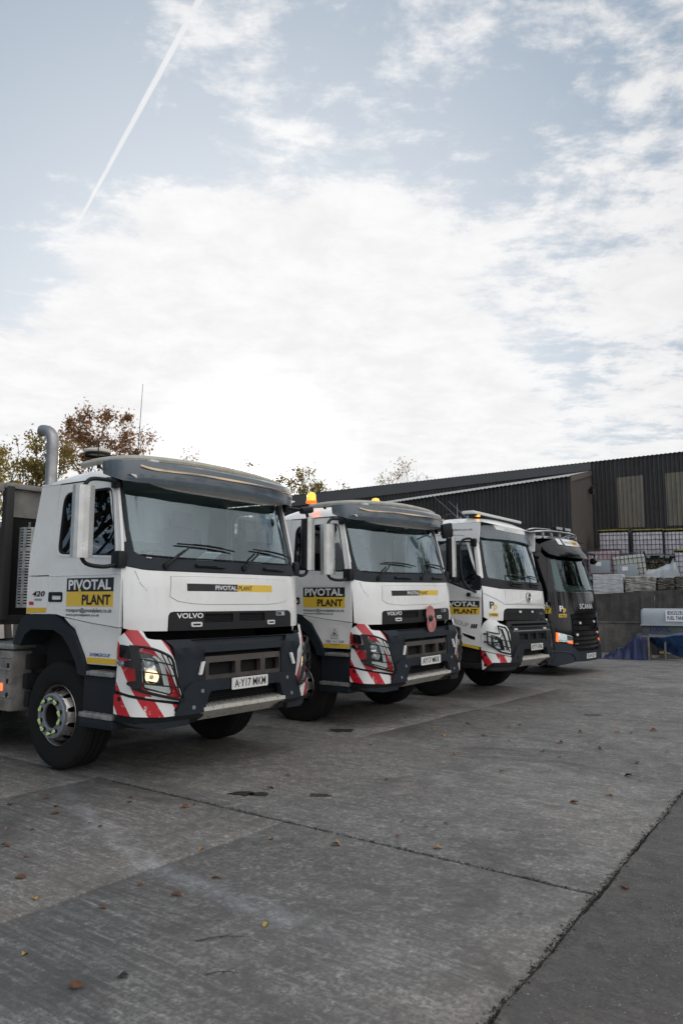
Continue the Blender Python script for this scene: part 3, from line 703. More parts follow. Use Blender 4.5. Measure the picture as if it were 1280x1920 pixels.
        panel('corner_backing',B,[(-1.46,.62),(-1.45,1.25),(-1.30,1.31),(-.98,1.26),(-.75,1.20),(-.70,.50),(-1.0,.49),(-1.47,.56)],dblue,T_,-.022,.05,[gl],.1)
        for a,z in ((-1.405,.765),(-.875,.655)):
            p=B(a,z,.01); 
            panel('sensor',B,[(a+.02*math.cos(t),z+.02*math.sin(t)) for t in [2*PI*k/12 for k in range(12)]],dplas,T_,.017,.01,(),.1)
        mirror_old(T_,sg)
        # under-bumper sweep
        vs=[];fs=[]
        for i,s_ in enumerate([-.55,-.75,-.95,-1.1,-1.25,-1.40,-1.47]):
            a=B(s_,.605,.004); b=B(s_,.56,-.01); c=B(s_,.49,-.14)
            vs+=[a,b,c]
            if i: k=3*i; fs+=[(k-3,k,k+1,k-2),(k-2,k+1,k+2,k-1)]
        mesh_obj('lower_valance',vs,fs,dplas,T_)
        text('lettering','SHEMGROUP',S,.573,1.118,.30,.032,bluef,lp,-.009,.014) if sg<0 else None
    # bumper
    bp=[(-.6,1.272),(-.96,1.272),(-.905,1.21),(-.88,1.09),(-.858,.98),(-.80,.745),(-.62,.60),(-.585,.60),(-.50,.795)]
    bpo=symp(bp)
    bb=panel('bumper',BMP,bpo,dblue,T_,.01,.035,[rnd(symp([(-.3,1.268),(-.70,1.266),(-.63,1.205),(-.3,1.203)]),.012,2),rnd(rect(-.555,.885,.555,1.142),.02,3)],.07,bump=lambda s,z:.028*max(0,min(1,(z-1.12)/.03))*max(0,min(1,(1.28-z)/.05))-.012*max(0,min(1,(abs(s)-.57)/.03))*(z<1.1))
    panel('bumper_recess',BMP,rect(-.72,1.18,.72,1.275),dblue,bb,0,.01,(),.1,bump=lambda s,z:-.03-1.2*max(0,z-1.19))
    tc_=panel('tow_cover',BMP,rnd(rect(.0,1.158,.205,1.203),.01,2),gplas,bb,.018,.01,(),.1)
    panel('grille_void',BMP,rect(-.57,.87,.57,1.14),void,bb,-.09,.01,(),.3)
    gf=panel('lower_grille',BMP,rnd(rect(-.535,.892,.555,1.108),.012,2),brownp,T_,-.005,.05,[rnd(r_,.012,2) for r_ in (rect(-.49,.93,-.137,1.050),rect(-.066,.93,.231,1.050),rect(.302,.93,.53,1.050))],.07)
    MB().tube([BMP(-.12,.9,-.03),BMP(-.12,1.07,-.03)],.012,6).build('tow_pin',alu,gf)
    for a,z,t in ((-.60,1.005,-.02),(.735,1.02,.02)):
        MB().prism(rnd([(a-.02-t,z+.055),(a+.018-t,z+.06),(a+.022+t,z-.055),(a-.015+t,z-.06)],.008,2),lambda a_,b_:BMP(a_,b_,.01),lambda a_,b_:BMP(a_,b_,.03)).build('marker_lamp',whiteB,bb)
    af=panel('bumper_frame',BMP,rnd([(-.90,.60),(-.80,.825),(-.70,.892),(.70,.892),(.80,.825),(.90,.60),(.58,.60),(.50,.79),(-.50,.79),(-.58,.60)],.03,3),dblue,T_,.035,.07,(),.08)
    for a,z in ((-.60,.80),(-.70,.66),(.62,.83),(.70,.66)):
        panel('frame_bolt',BMP,[(a+.019*math.cos(t),z+.019*math.sin(t)) for t in [2*PI*k/10 for k in range(10)]],hubm,af,.042,.01,(),.1)
    panel('intake_back',BMP,rect(-.62,.60,.62,.82),void,T_,-.10,.01,(),.3)
    im=MB()
    for r in range(6):
        z=.66+r*.025; im.tube([BMP(-.55+1.1*k/30,z+.008*(k%2),-.06) for k in range(31)],.004,4)
    im.build('intake_mesh',dplas,T_)
    # skid plate with a toothed tread
    xf=1.425
    sk=MB(); 
    vs=[(xf-.13,-.54,.665),(xf-.13,.54,.665),(xf,.585,.645),(xf,-.585,.645),(xf+.004,-.585,.612),(xf+.004,.585,.612),(xf-.20,-.66,.50),(xf-.20,.66,.50)]
    sk.add(vs,[(0,1,2,3),(3,2,5,4),(4,5,7,6)])
    sk=sk.build('skid_plate',creamm,T_,20,recalc=False)
    tt=MB()
    for r in range(3):
        for k in range(26): tt.box((xf-.03-r*.037,-.52+k*.0415+(r%2)*.02,.655+r*.005),(.016,.02,.014))
    tt.build('plate_teeth',alu,sk)
    # visor
    VIS=Surf([(0,0),(.025,.45),(.085,.80),(.145,1.0),(.225,1.14),(.31,1.225),(.41,1.262),(.53,1.27)],[(2.70,1.225),(2.74,1.235),(2.865,1.25),(2.92,1.235),(2.965,1.17)],[(2.6,1.01),(3,1.01)])
    vt=[(-.8,2.946),(-1.1,2.944),(-1.25,2.943),(-1.38,2.943),(-1.47,2.942),(-1.505,2.925),(-1.525,2.87),(-1.51,2.82),(-1.42,2.79),(-1.28,2.748),(-1.15,2.732),(-.9,2.727),(-.4,2.727)]
    vz=panel('sun_visor',VIS,symp([(-.4,2.948)]+vt),visorm,T_,.0,.012,(),.08)
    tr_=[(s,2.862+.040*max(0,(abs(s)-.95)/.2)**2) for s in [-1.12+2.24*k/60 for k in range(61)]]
    MB().prism([(s,z+.009) for s,z in tr_]+[(s,z-.009) for s,z in reversed(tr_)],lambda a,b:VIS(a,b,.001),lambda a,b:VIS(a,b,.009)).build('crease_glint',warmc,vz)  # cream strip stands for the warm sun reflection along the visor crease
    pr=MB(); n=24; vs=[];
    for k in range(n+1):
        s_=-1.2+2.4*k/n; vs+=[VIS(s_,2.730,-.006),CAB(s_,2.775,.0)]
    pr.add(vs,[(2*i,2*i+1,2*i+3,2*i+2) for i in range(n)]); pr.build('visor_underside',smoke,vz,recalc=False)
    # roof
    roof_skin(T_,[(-.385,-.02),(-.378,.04),(-.35,.10),(-.30,.145),(-.2,.175),(-.05,.195),(.25,.19),(.6,.14),(.85,.10),(1.0,.06),(1.03,.0),(1.03,-.1)],0,1.205,2.80,white)
    MB().prism([(-.484,1.49),(-.484,1.9),(-.478,2.1),(-.43,2.45),(-.375,2.82),(-.36,2.82),(-.41,2.45),(-.45,2.1),(-.455,1.49)],lambda a,b:(a,-1.20,b),lambda a,b:(a,1.20,b)).build('rear_wall',white,T_)
    MB().box((-.44,0,2.66),(.02,.1,.01)).build('roof_seam',dplas,T_) if 0 else None
    cab_inside(T_)
    tube=[(.26,-1.17,2.965),(.55,-1.19,2.972),(.80,-1.13,2.978),(.93,-.99,2.985),(.99,-.6,3.002),(1.0,0,3.018),(.99,.6,3.002),(.93,1.0,2.98),(.80,1.13,2.978),(.5,1.19,2.97)]
    tb=MB().tube(tube,.034,10,True,4).build('roof_light_bar',cream,T_)
    for p in tube[1:-1:2]: MB().box((p[0]-.03,p[1]*.99,p[2]-.035),(.03,.03,.06),.005).build('bar_bracket',dplas,tb)
    MB().box((1.02,-.93,2.955),(.05,.10,.035),.01).build('bar_lamp',whiteB,tb)
    chassis(T_)
    return T_
# ------------------------------------------------------------------ the newer white tipper
def mirror_new(par,sg,m=None):
    m=m or dplas
    h=MB().box((.66,sg*1.56,2.36),(.13,.22,.42),.04).box((.67,sg*1.55,2.03),(.12,.20,.24),.04).box((.72,sg*1.50,2.36),(.08,.06,.08),.02).build('mirror',m,par)
    MB().box((.593,sg*1.56,2.37),(.006,.17,.34),.0).box((.608,sg*1.55,2.03),(.006,.15,.18),.0).build('mirror_glass',mirg,h)
    MB().tube([(.90,sg*1.24,2.62),(.85,sg*1.36,2.66),(.76,sg*1.47,2.60),(.755,sg*1.50,2.35),(.79,sg*1.49,2.0),(.84,sg*1.43,1.85),(.93,sg*1.26,1.76)],.020,8,True,5).box((.88,sg*1.25,2.60),(.10,.06,.14),.02).build('mirror_arm',m,h)
    return h
def fmx_new(name):
    T_=empty(name)
    half=[(-.5,1.826),(-.94,1.828),(-1.284,1.875),(-1.298,1.36),(-1.20,1.312),(-1.054,1.303),(-.906,1.302),(-.893,1.443),(-.865,1.485),(-.79,1.505)]
    lidp=symp([(-.4,1.808),(-.812,1.808),(-.825,1.61),(-.80,1.59),(-.4,1.588)])
    panel('front_panel',CAB,symp(half),white,T_,0,.02,[lidp],.08,mat_in=dplas,bump=lambda s,z:.006*math.sin((z-1.3)*5.6))
    lid=panel('bonnet_lid',CAB,[(a*.993,1.70+(b-1.70)*.97) for a,b in lidp],white,T_,.006,.02,(),.08,mat_in=dplas)
    panel('lid_gap',CAB,[(a*1.01,1.70+(b-1.70)*1.03) for a,b in lidp],void,T_,-.022,.004,(),.2)
    panel('body_crease',CAB,[(-1.296,1.765),(-.885,1.59),(-.83,1.575),(.83,1.575),(1.296,1.765),(1.296,1.757),(.83,1.566),(-.83,1.566),(-.885,1.580),(-1.296,1.757)],greyl,T_,.009,.002,(),.08)
    br=panel('diagonal_bar',CAB,[(-.50,1.60),(.54,1.80),(.60,1.80),(-.42,1.60)],white,lid,.014,.008,(),.1)
    lg=MB(); 
    for rr,w_ in ((.085,.012),): lg.tube([CAB(-.01+.072*math.cos(a),1.70+.078*math.sin(a),.03) for a in [2*PI*k/28 for k in range(28)]],w_,6,closed=True)
    lg=lg.build('round_emblem',chrome,lid); panel('emblem_disc',CAB,[(-.01+.06*math.cos(a),1.70+.066*math.sin(a)) for a in [2*PI*k/20 for k in range(20)]],gplas,lg,.022,.008,(),.1); panel('emblem_bar',CAB,rect(-.08,1.69,.06,1.712),chrome,lg,.032,.006,(),.1)
    gpo=panel('grille_plate',CAB,symp([(-.4,1.497),(-.785,1.497),(-.855,1.48),(-.885,1.44),(-.893,1.33),(-.88,1.306)]),gplas,T_,.014,.02,(),.08)
    for r in range(7):
        z=1.33+r*.018; MB().tube([CAB(-.80+1.6*k/16,z,.016) for k in range(17)],.003,4).build('grille_slat',dplas,gpo)
    panel('camera_recess',CAB,rnd(rect(-.47,1.415,.27,1.475),.012),void,gpo,.018,.004,(),.1)
    for a in (-.40,.10): panel('strobe_lamp',CAB,rnd(rect(a-.03,1.43,a+.05,1.465),.008,2),whiteB,gpo,.026,.01,res=.1)
    text('lettering','FMX',CAB,.50,1.395,.20,.035,greyl,gpo,.018,.01)
    wsl=[(-.30,1.975),(-.8,1.985),(-1.10,2.01),(-1.125,2.04),(-1.10,2.35),(-1.06,2.69),(-1.04,2.73)]
    cw=panel('cowl_panel',CAB,symp([(-.5,1.971),(-.8,1.981),(-1.11,2.004),(-1.135,2.04),(-1.108,2.35),(-1.066,2.73),(-1.11,2.73),(-1.16,2.35),(-1.212,2.005),(-1.298,1.995),(-1.296,1.881),(-.94,1.834),(-.5,1.832)]),gplas,T_,.006,.02,(),.08)
    panel('windscreen',CAB,symp(list(reversed(wsl))),wsglass,T_,-.004,.002,(),.12)
    for a in (-.62,.15):
        wb=MB(); wb.tube([CAB(a,1.90,.03),CAB(a+.02,2.06,.05)],[.015,.01],6); wb.tube([CAB(a-.02+k*.09,2.07+.010*math.sin(PI*k/7)-.004*k,.03) for k in range(8)],.010,5); wb.tube([CAB(a+.05,1.93,.03),CAB(a+.42,1.925,.03)],.02,6); wb.tube([CAB(a+.03,1.885,.02),CAB(a+.40,1.875,.02)],.012,6); wb.build('wiper',dplas,T_)
    V3=lambda s,z,off=0.0:CAB(s,z,off+.045+.05*max(0,2.85-z))
    vz=panel('sun_visor',V3,symp([(-.3,2.842),(-.63,2.850),(-.715,2.938),(-1.075,2.912),(-1.16,2.88),(-1.20,2.75),(-1.15,2.70),(-.985,2.672),(-.5,2.682),(-.2,2.692)]),visorm,T_,.0,.03,(),.08)
    panel('visor_top',V3,symp([(-.3,2.945),(-.72,2.950),(-.634,2.856),(-.3,2.848)]),white,vz,.0,.03,(),.08)
    panel('logo_sign',V3,rect(-.33,2.865,.06,2.915),whiteB,vz,.004,.002,(),.1); text('lettering','PIVOTAL',V3,-.30,2.875,.27,.03,greyl,vz,.006,.01); text('lettering','PLANT',V3,0,2.875,.22,.03,warmc,vz,.006,.01)
    pr=MB();vs=[];n=20
    for k in range(n+1):
        s_=-1.1+2.2*k/n; vs+=[V3(s_,2.69,-.0),CAB(s_,2.70,-.01)]
    pr.add(vs,[(2*i,2*i+1,2*i+3,2*i+2) for i in range(n)]); pr.build('visor_underside',smoke,vz,recalc=False)
    for sg in (-1,1):
        S=SIDE(sg); F=lambda s,z,off=0.0,sg=sg:CAB(abs(s)*sg,z,off)
        panel('a_pillar',F,[(-1.115,2.76),(-1.165,2.35),(-1.215,2.01),(-1.31,2.0),(-1.35,2.3),(-1.36,2.60),(-1.36,2.96),(-1.2,2.95),(-1.08,2.945)],white,T_,0,.03,(),.1,mat_in=dplas)
        win=rnd([(-.02,2.64),(.83,2.61),(.90,2.10),(.88,2.0),(.84,1.86),(.72,1.83),(.38,1.97),(-.09,2.06)],.04,3)
        door=[(-.05,2.75),(-.117,1.876),(-.109,1.50),(.038,1.497),(.17,1.474),(.328,1.34),(.45,1.14),(.52,.935),(.985,.868),(.985,1.20),(1.0,1.36),(1.0,1.78),(.975,2.03),(.94,2.32),(.895,2.58),(.80,2.67),(.70,2.715),(.60,2.738)]
        frm=rnd([(-.04,2.665),(.85,2.635),(.925,2.06),(.993,2.03),(.995,1.80),(.79,1.79),(.36,1.94),(-.10,2.03)],.02,2)
        dr=panel('door',S,door,white,T_,0,.03,[frm],.09,mat_in=trimi)
        panel('window_seal',S,frm,dplas,dr,.0,.02,[win],.09)
        panel('window_pane',S,win,sdglass,dr,-.012,.002,(),.3)
        panel('rear_side_panel',S,[(-.119,1.60),(-.115,1.497),(-.484,1.497),(-.484,1.882),(-.478,2.1),(-.43,2.45),(-.372,2.90),(-.3,2.95),(.97,2.95),(.95,2.60),(.905,2.59),(.80,2.678),(.70,2.723),(.60,2.746),(-.055,2.758),(-.117,2.1)],white,T_,0,.03,(),.09)
        mf=MB().box((.88,sg*1.255,1.735),(.26,.06,.10),.03,(0,.12,0)).build('mirror_foot',white,dr)
        MB().lathe([(.035,.0),(.035,.05),(.02,.06),(0,.06)],(.80,sg*1.27,1.728),'y',12,sg).build('camera_knob',dplas,mf)
        panel('side_lamp',S,[(.64,1.094),(.883,1.033),(.885,.985),(.82,.99),(.68,1.05)],chrome,dr,.006,.008,(),.1)
        panel('reflective_strip',S,[(.535,.936),(.955,.866),(.955,.825),(.545,.896)],yel,dr,.004,.002,(),.2)
        pivotal_sign(S,.24,1.398,.97,1.625,dr)
        if sg<0:
            text('lettering','SHEM',S,.05,1.375,.35,.075,blk,dr,.004,.014,.25,tilt=-.25); text('lettering','GROUP',S,.42,1.268,.35,.075,greyl,dr,.004,.0,.2,tilt=-.25)
            for k in range(3): panel('slash_mark',S,[(.80+k*.04,1.175),(.83+k*.04,1.168),(.85+k*.04,1.238),(.82+k*.04,1.245)],blk,dr,.004,.002,(),.2)
            text('lettering','www.pivotalplant.co.uk',S,.02,2.825,.82,.05,blk,T_,.004,.006,tilt=-.03)
        ao=[(-.668,1.185),(-.60,1.36),(-.53,1.455),(-.46,1.488),(.02,1.488),(.13,1.455),(.30,1.332),(.42,1.12),(.50,.93),(.50,.88)]
        ai=[(.42,.95),(.39,1.05),(.29,1.18),(.17,1.29),(.03,1.345),(-.35,1.345),(-.46,1.29),(-.54,1.175)]
        panel('wheel_arch',S,ao+ai,dblue,T_,.015,.30,(),.09)
        MB().box((.74,sg*1.15,.56),(.46,.22,.09),.02).build('step',gplas,T_); MB().box((.74,sg*1.10,.74),(.46,.14,.34),.02).build('step_box',void,T_)
        B=lambda s,z,off=0.0,sg=sg:BMP(abs(s)*sg,z,off)
        gl1=[(-1.29,1.075),(-1.175,1.045),(-1.09,.995),(-1.03,.808),(-1.20,.83),(-1.295,.92)]
        gl2=[(-1.14,1.19),(-1.055,1.165),(-.955,.825),(-1.005,.80),(-1.075,1.0)]
        sur=rnd([(-1.448,1.149),(-1.369,1.254),(-1.271,1.323),(-1.12,1.308),(-1.09,1.262),(-.93,1.205),(-.90,1.15),(-.875,.745),(-.907,.717),(-1.469,.821)],.02,2)
        panel('corner_panel',B,sur,white,T_,0,.02,[gl1,gl2],.08,mat_in=dplas)
        hl=panel('headlight',B,gl1,refl,T_,-.05,.01,(),.06); panel('lamp_housing',B,gl1,dplas,hl,-.012,.03,[[(-1.25,1.045),(-1.17,1.02),(-1.12,.98),(-1.10,.95),(-1.25,.96)],[(-1.24,.94),(-1.09,.93),(-1.06,.84),(-1.19,.85),(-1.24,.90)]],.07)
        panel('daytime_strip',B,gl2,lmglass,hl,-.004,.003,(),.1); panel('strip_back',B,gl2,drl,hl,-.04,.01,(),.1); panel('lamp_cover',B,gl1,lmglass,hl,-.004,.003,(),.1)
        g=MB(); g.tube([B(a,b,.05) for a,b in [(-1.16,1.204),(-1.037,1.181),(-.999,1.107),(-.938,.837),(-.954,.755),(-1.149,.797),(-1.332,.929),(-1.328,1.122),(-1.168,1.078)]],.016,6,closed=True)
        g.tube([B(-1.33,1.05,.05),B(-1.16,1.0,.05),B(-.97,.96,.05)],.008,5); g.tube([B(-1.25,.88,.05),B(-1.12,1.06,.05)],.008,5); g.tube([B(-1.33,.96,.05),B(-1.15,.90,.05),B(-.96,.86,.05)],.008,5)
        for z in (1.084,.957): g.tube([B(-1.40,z,.03),B(-1.32,z,.05)],.014,6)
        g.tube([B(-1.1,1.15,.05),B(-.99,.80,.05)],.01,5); g.build('lamp_guard',dplas,T_)
        panel('lower_hazard_panel',B,rnd([(-1.458,.806),(-.822,.691),(-.844,.621),(-1.27,.623),(-1.446,.495)],.012,2),haz,T_,.012,.02,(),.08)
        panel('corner_backing',B,[(-1.47,.50),(-1.46,1.25),(-1.30,1.31),(-.98,1.26),(-.75,1.20),(-.70,.50),(-1.0,.49)],dplas,T_,-.026,.04,[gl1,gl2],.1)
        for a,z in ((-1.39,.755),(-1.39,.585),(-.87,.66),(-1.44,.70)): panel('sensor',B,[(a+.024*math.cos(t),z+.028*math.sin(t)) for t in [2*PI*k/12 for k in range(12)]],dplas,T_,.018,.01,(),.1)
        mirror_new(T_,sg)
        vs=[];fs=[]
        for i,s_ in enumerate([-.55,-.75,-.95,-1.1,-1.25,-1.40,-1.47]):
            vs+=[B(s_,.625,.004),B(s_,.56,-.01),B(s_,.47,-.14)]
            if i: k=3*i; fs+=[(k-3,k,k+1,k-2),(k-2,k+1,k+2,k-1)]
        mesh_obj('lower_valance',vs,fs,dplas,T_)
    bb=panel('bumper',BMP,symp([(-.6,1.29),(-.90,1.285),(-.94,1.215),(-.905,1.15),(-.885,.98),(-.86,.745),(-.62,.60),(-.585,.60),(-.50,.815)]),gplas,T_,.01,.035,[rnd(rect(-.80,1.208,.76,1.245),.01,2),rnd(rect(-.62,.955,.57,1.098),.02,3)],.08)
    panel('grille_void',BMP,rect(-.9,.90,.9,1.26),void,bb,-.06,.01,(),.3)
    MB().tube([BMP(-.84+1.68*k/16,1.186,.02) for k in range(17)],.018,6).build('upper_rail',gplas,bb)
    MB().tube([BMP(-.80+1.6*k/16,1.122,.012) for k in range(17)],.010,6).build('lower_rail',hubm,bb)
    for a in (-.73,.49): MB().box(BMP(a,1.15,.03),(.03,.10,.03),.006).build('marker_lamp',whiteB,bb)
    lgf=panel('lower_grille',BMP,rnd(rect(-.62,.95,.57,1.10),.02,3),gplas,T_,-.01,.04,[rnd(r_,.01,2) for r_ in (rect(-.57,.975,-.235,1.08),rect(-.165,.975,.125,1.08),rect(.19,.975,.53,1.08))],.08)
    af=panel('bumper_frame',BMP,rnd([(-.93,.62),(-.74,.89),(-.62,.918),(.62,.918),(.74,.89),(.90,.62),(.58,.62),(.50,.82),(-.50,.82),(-.58,.62)],.03,3),dblue,T_,.035,.07,(),.08)
    panel('intake_back',BMP,rect(-.62,.60,.62,.84),void,T_,-.10,.01,(),.3)
    xf=1.425
    sk=MB(); sk.add([(xf-.10,-.54,.70),(xf-.10,.54,.70),(xf,.585,.685),(xf,-.585,.685),(xf+.004,-.60,.64),(xf+.004,.60,.64),(xf-.20,-.78,.51),(xf-.20,.78,.51)],[(0,1,2,3),(3,2,5,4),(4,5,7,6)]); sk.build('skid_plate',creamm,T_,20,recalc=False)
    for sg in (-1,1):
        panel('frame_lamp',BMP,[(sg*.72+.03*math.cos(t),.70+.03*math.sin(t)) for t in [2*PI*k/10 for k in range(10)]],dplas,af,.045,.01,(),.1)
    # company badge on the corner
    F=CAB
    text('lettering','P',F,-1.185,1.50,.085,.115,blk,T_,.010,.03); text('lettering','p',F,-1.115,1.462,.075,.10,yel2,T_,.010,.025)
    hb=panel('hire_badge',F,rnd(rect(-1.20,1.368,-1.025,1.43),.006,2),yel2,T_,.009,.002,(),.1); text('lettering','HIRE',F,-1.185,1.380,.145,.038,blk,hb,.011,.02)
    roof_skin(T_,[(-.50,0.0),(-.47,.04),(-.41,.08),(-.30,.11),(-.1,.13),(.3,.14),(.6,.13),(.8,.10),(.92,.05),(1.0,-.0)],0,1.19,2.95,white,pw=4)
    MB().box((-.50,0,2.2),(.03,2.36,1.44)).build('rear_wall',white,T_)
    cab_inside(T_)
    lb=MB().box((.62,.08,3.165),(.24,2.05,.055),.026).build('light_bar',whiteB,T_)
    MB().box((.62,.08,3.125),(.20,1.9,.03),.01).build('light_bar_base',dplas,lb); MB().box((.70,-.72,3.118),(.05,.10,.03),.008).build('amber_module',amber,lb)
    for y in (-.55,.7): MB().box((.62,y,3.09),(.08,.06,.06),.01).build('bar_foot',dplas,lb)
    for (p,q) in (((.45,-1.0,3.06),(.1,-.35,3.42)),((.30,-.6,3.08),(.0,-1.1,3.50)),((.62,-.95,3.05),(.35,-1.15,3.36))): MB().tube([p,q],[.006,.003],4).lathe([(.02,0),(.015,.05),(0,.06)],p,'z',8).build('whip_antenna',hubm,T_)
    MB().tube([(.05,-.75,3.06),(.05,-.72,3.16),(.12,-.55,3.20),(.2,-.4,3.10)],.010,5,True,4).build('hose_loop',dplas,T_)
    chassis(T_)
    return T_

# ------------------------------------------------------------------ the black truck
SCP=[(0,0),(.03,.5),(.10,.85),(.16,1.0),(.24,1.12),(.33,1.20),(.43,1.235),(.6,1.24)]
SCA=Surf(SCP,[(.2,1.46),(.6,1.46),(1.0,1.44),(1.9,1.36),(2.0,1.33),(2.9,1.08),(3.1,.98),(3.5,.6)],[(2.0,1.0),(2.9,.97),(3.4,.93)])
def black_truck(name):
    T_=empty(name)
    wl=[(-.30,1.845),(-.8,1.850),(-1.07,1.87),(-1.10,1.92),(-1.03,2.4),(-.985,2.66),(-.97,2.72)]
    front=symp([(-.5,1.835),(-1.10,1.85),(-1.42,1.86),(-1.42,.75),(-1.22,.70),(-1.20,.98),(-.73,.90),(-.735,1.36),(-.5,1.372)])
    panel('front_panel',SCA,front,blackp,T_,0,.02,(),.09,mat_in=dplas,bump=lambda s,z:.012*math.sin((z-1.0)*3.3))
    panel('front_lower_void',SCA,symp([(-.5,1.38),(-.75,1.37),(-.74,.60),(-.5,.55)]),void,T_,-.045,.01,(),.2)
    for z0,z1 in ((1.255,1.355),(1.125,1.225),(1.005,1.095),(.885,.975),(.785,.855),(.69,.755),(.60,.66)):
        sl_=panel('grille_slat',SCA,rnd(symp([(-.3,z1),(-.715,z1-.005),(-.71,z0+.02),(-.3,z0)]),.01,1),blackp,T_,.0,.02,(),.12,bump=lambda s,z,z0=z0,z1=z1:.02*(z-z0)/(z1-z0))
    for a,z in ((-.41,1.165),(.374,1.18),(-.577,.911),(.54,.93)):
        panel('grille_lamp',SCA,rnd(rect(a-.035,z-.025,a+.035,z+.025),.01,2),whiteB,T_,.03,.015,(),.1)
    text('lettering','SCANIA',SCA,-.345,1.475,.735,.115,silver,T_,.022,.02)
    text('lettering','P',SCA,-1.06,1.43,.10,.12,wht,T_,.020,.03); text('lettering','p',SCA,-.97,1.385,.085,.11,yel2,T_,.020,.03)
    hb=panel('hire_badge',SCA,rect(-1.095,1.30,-.885,1.37),yel2,T_,.018,.002,(),.1); text('lettering','HIRE',SCA,-1.075,1.312,.17,.045,blk,hb,.021,.02)
    text('lettering','P410',SCA,-.70,.70,.13,.03,greyl,T_,.03,.02)
    cw=panel('windscreen_surround',SCA,symp([(-.5,1.842),(-1.08,1.865),(-1.11,1.92),(-1.035,2.4),(-.98,2.74),(-1.06,2.76),(-1.14,2.4),(-1.26,2.0),(-1.42,1.98),(-1.42,1.866),(-1.10,1.85),(-.5,1.836)]),blackp,T_,.004,.02,(),.09)
    panel('windscreen',SCA,symp(list(reversed(wl))),bkglass,T_,-.006,.002,(),.12)
    wb=MB()
    for a in (-.75,.05): wb.tube([SCA(a+k*.1,1.875+.02*math.sin(k/7*PI),.03) for k in range(8)],.012,5)
    wb.build('wiper',dplas,T_)
    for sg in (-1,1):
        S=SIDE(sg); F=lambda s,z,off=0.0,sg=sg:SCA(abs(s)*sg,z,off)
        panel('a_pillar',F,[(-1.065,2.78),(-1.145,2.4),(-1.265,2.005),(-1.42,1.985),(-1.47,2.4),(-1.50,2.80)],blackp,T_,0,.03,(),.1)
        win=rnd([(-.05,2.62),(.62,2.60),(.80,2.2),(.86,1.98),(-.08,2.02)],.05,3)
        dr=panel('door',S,[(-.14,2.75),(-.15,1.3),(.20,1.25),(.45,.8),(1.05,.75),(1.05,1.9),(.98,2.1),(.80,2.6),(.70,2.75)],blackp,T_,0,.03,[win],.1,mat_in=trimi)
        panel('window_pane',S,win,dkglass,dr,-.01,.002,(),.3)
        pivotal_sign(S,.42,1.385,1.13,1.64,dr)
        panel('rear_side_panel',S,[(-.16,2.76),(-.16,1.3),(-.9,1.3),(-.9,3.05),(.64,3.05),(.72,2.95),(.76,2.76)],blackp,T_,0,.03,(),.12)
        panel('wheel_arch',S,[(-.62,1.15),(-.5,1.38),(.10,1.38),(.35,1.15),(.48,.75),(.36,.75),(.24,1.05),(.02,1.25),(-.42,1.25),(-.52,1.1)],navyp,T_,.012,.28,(),.1)
        MB().box((.76,sg*1.12,.55),(.5,.24,.4),.03).build('step_box',navyp,T_)
        hl=[(-1.14,.97),(-.74,.885),(-.742,.80),(-.80,.755),(-1.14,.775)]
        h=panel('headlight',F,hl,refl,T_,-.01,.03,(),.08); panel('lamp_cover',F,hl,lmglass,h,.012,.003,(),.12)
        panel('lamp_housing',F,[(-.90,.91),(-.75,.875),(-.75,.79),(-.89,.80)],dplas,h,.002,.01,(),.1); panel('daytime_strip',F,[(-1.13,.79),(-.90,.765),(-.80,.765),(-.86,.80),(-1.12,.815)],drl,h,.004,.01,(),.1)
        panel('orange_indicator',F,[(-1.145,.97),(-1.20,.98),(-1.215,.78),(-1.148,.765)],orangel,h,.004,.02,(),.08); panel('orange_indicator',F,[(-.93,.760),(-.74,.795),(-.742,.715),(-.90,.738)],orangel,h,.004,.02,(),.08)
        panel('corner_panel',F,[(-1.22,.98),(-1.42,1.0),(-1.42,.60),(-.75,.56),(-.74,.70),(-.92,.725),(-1.22,.755)],navyp,T_,-.005,.02,(),.09)
        m_=MB().box((.66,sg*1.50,2.30),(.14,.22,.50),.05).build('mirror',blackp,T_); MB().tube([(.86,sg*1.22,2.62),(.80,sg*1.4,2.66),(.68,sg*1.5,2.5)],.025,6,True,4).build('mirror_arm',blackp,m_)
    # front mirror on the far corner
    MB().box((1.12,1.30,2.64),(.14,.34,.16),.05,(.25,.15,.2)).tube([(1.0,1.15,2.80),(1.15,1.2,2.78),(1.15,1.28,2.7)],.02,6).build('front_mirror',blackp,T_)
    # bumper
    panel('bumper',SCA,symp([(-.3,.545),(-.62,.55),(-.72,.64),(-1.20,.69),(-1.42,.67),(-1.42,.27),(-1.25,.26),(-.72,.33),(-.3,.32)]),navyp,T_,.03,.06,(),.09)
    for sg in (-1,1): MB().tube([SCA(sg*a,b,.035) for a,b in [(-1.40,.52),(-1.2,.56),(-.9,.53),(-.74,.44),(-.71,.34)]],.016,6,True,3).build('bumper_crease',navyp,T_)
    VS=Surf(SCP,[(2.55,1.27),(2.63,1.28),(2.75,1.265),(2.90,1.16)],[(2.5,1.0),(3,.98)])
    vz=panel('sun_visor',VS,symp([(-.4,2.90),(-1.0,2.89),(-1.20,2.87),(-1.23,2.80),(-1.14,2.70),(-.95,2.655),(-.5,2.64)]),blackp,T_,.0,.015,(),.09)
    RS=Surf(SCP,[(2.85,1.14),(2.92,1.11),(3.05,1.02),(3.12,.93),(3.2,.6)],[(2.8,.98),(3.2,.93)])
    rf=panel('roof_front',RS,symp([(-.4,3.12),(-.9,3.11),(-1.25,3.09),(-1.55,3.06),(-1.58,2.74),(-1.3,2.74),(-1.15,2.80),(-.4,2.88)]),blackp,T_,.0,.03,(),.09)
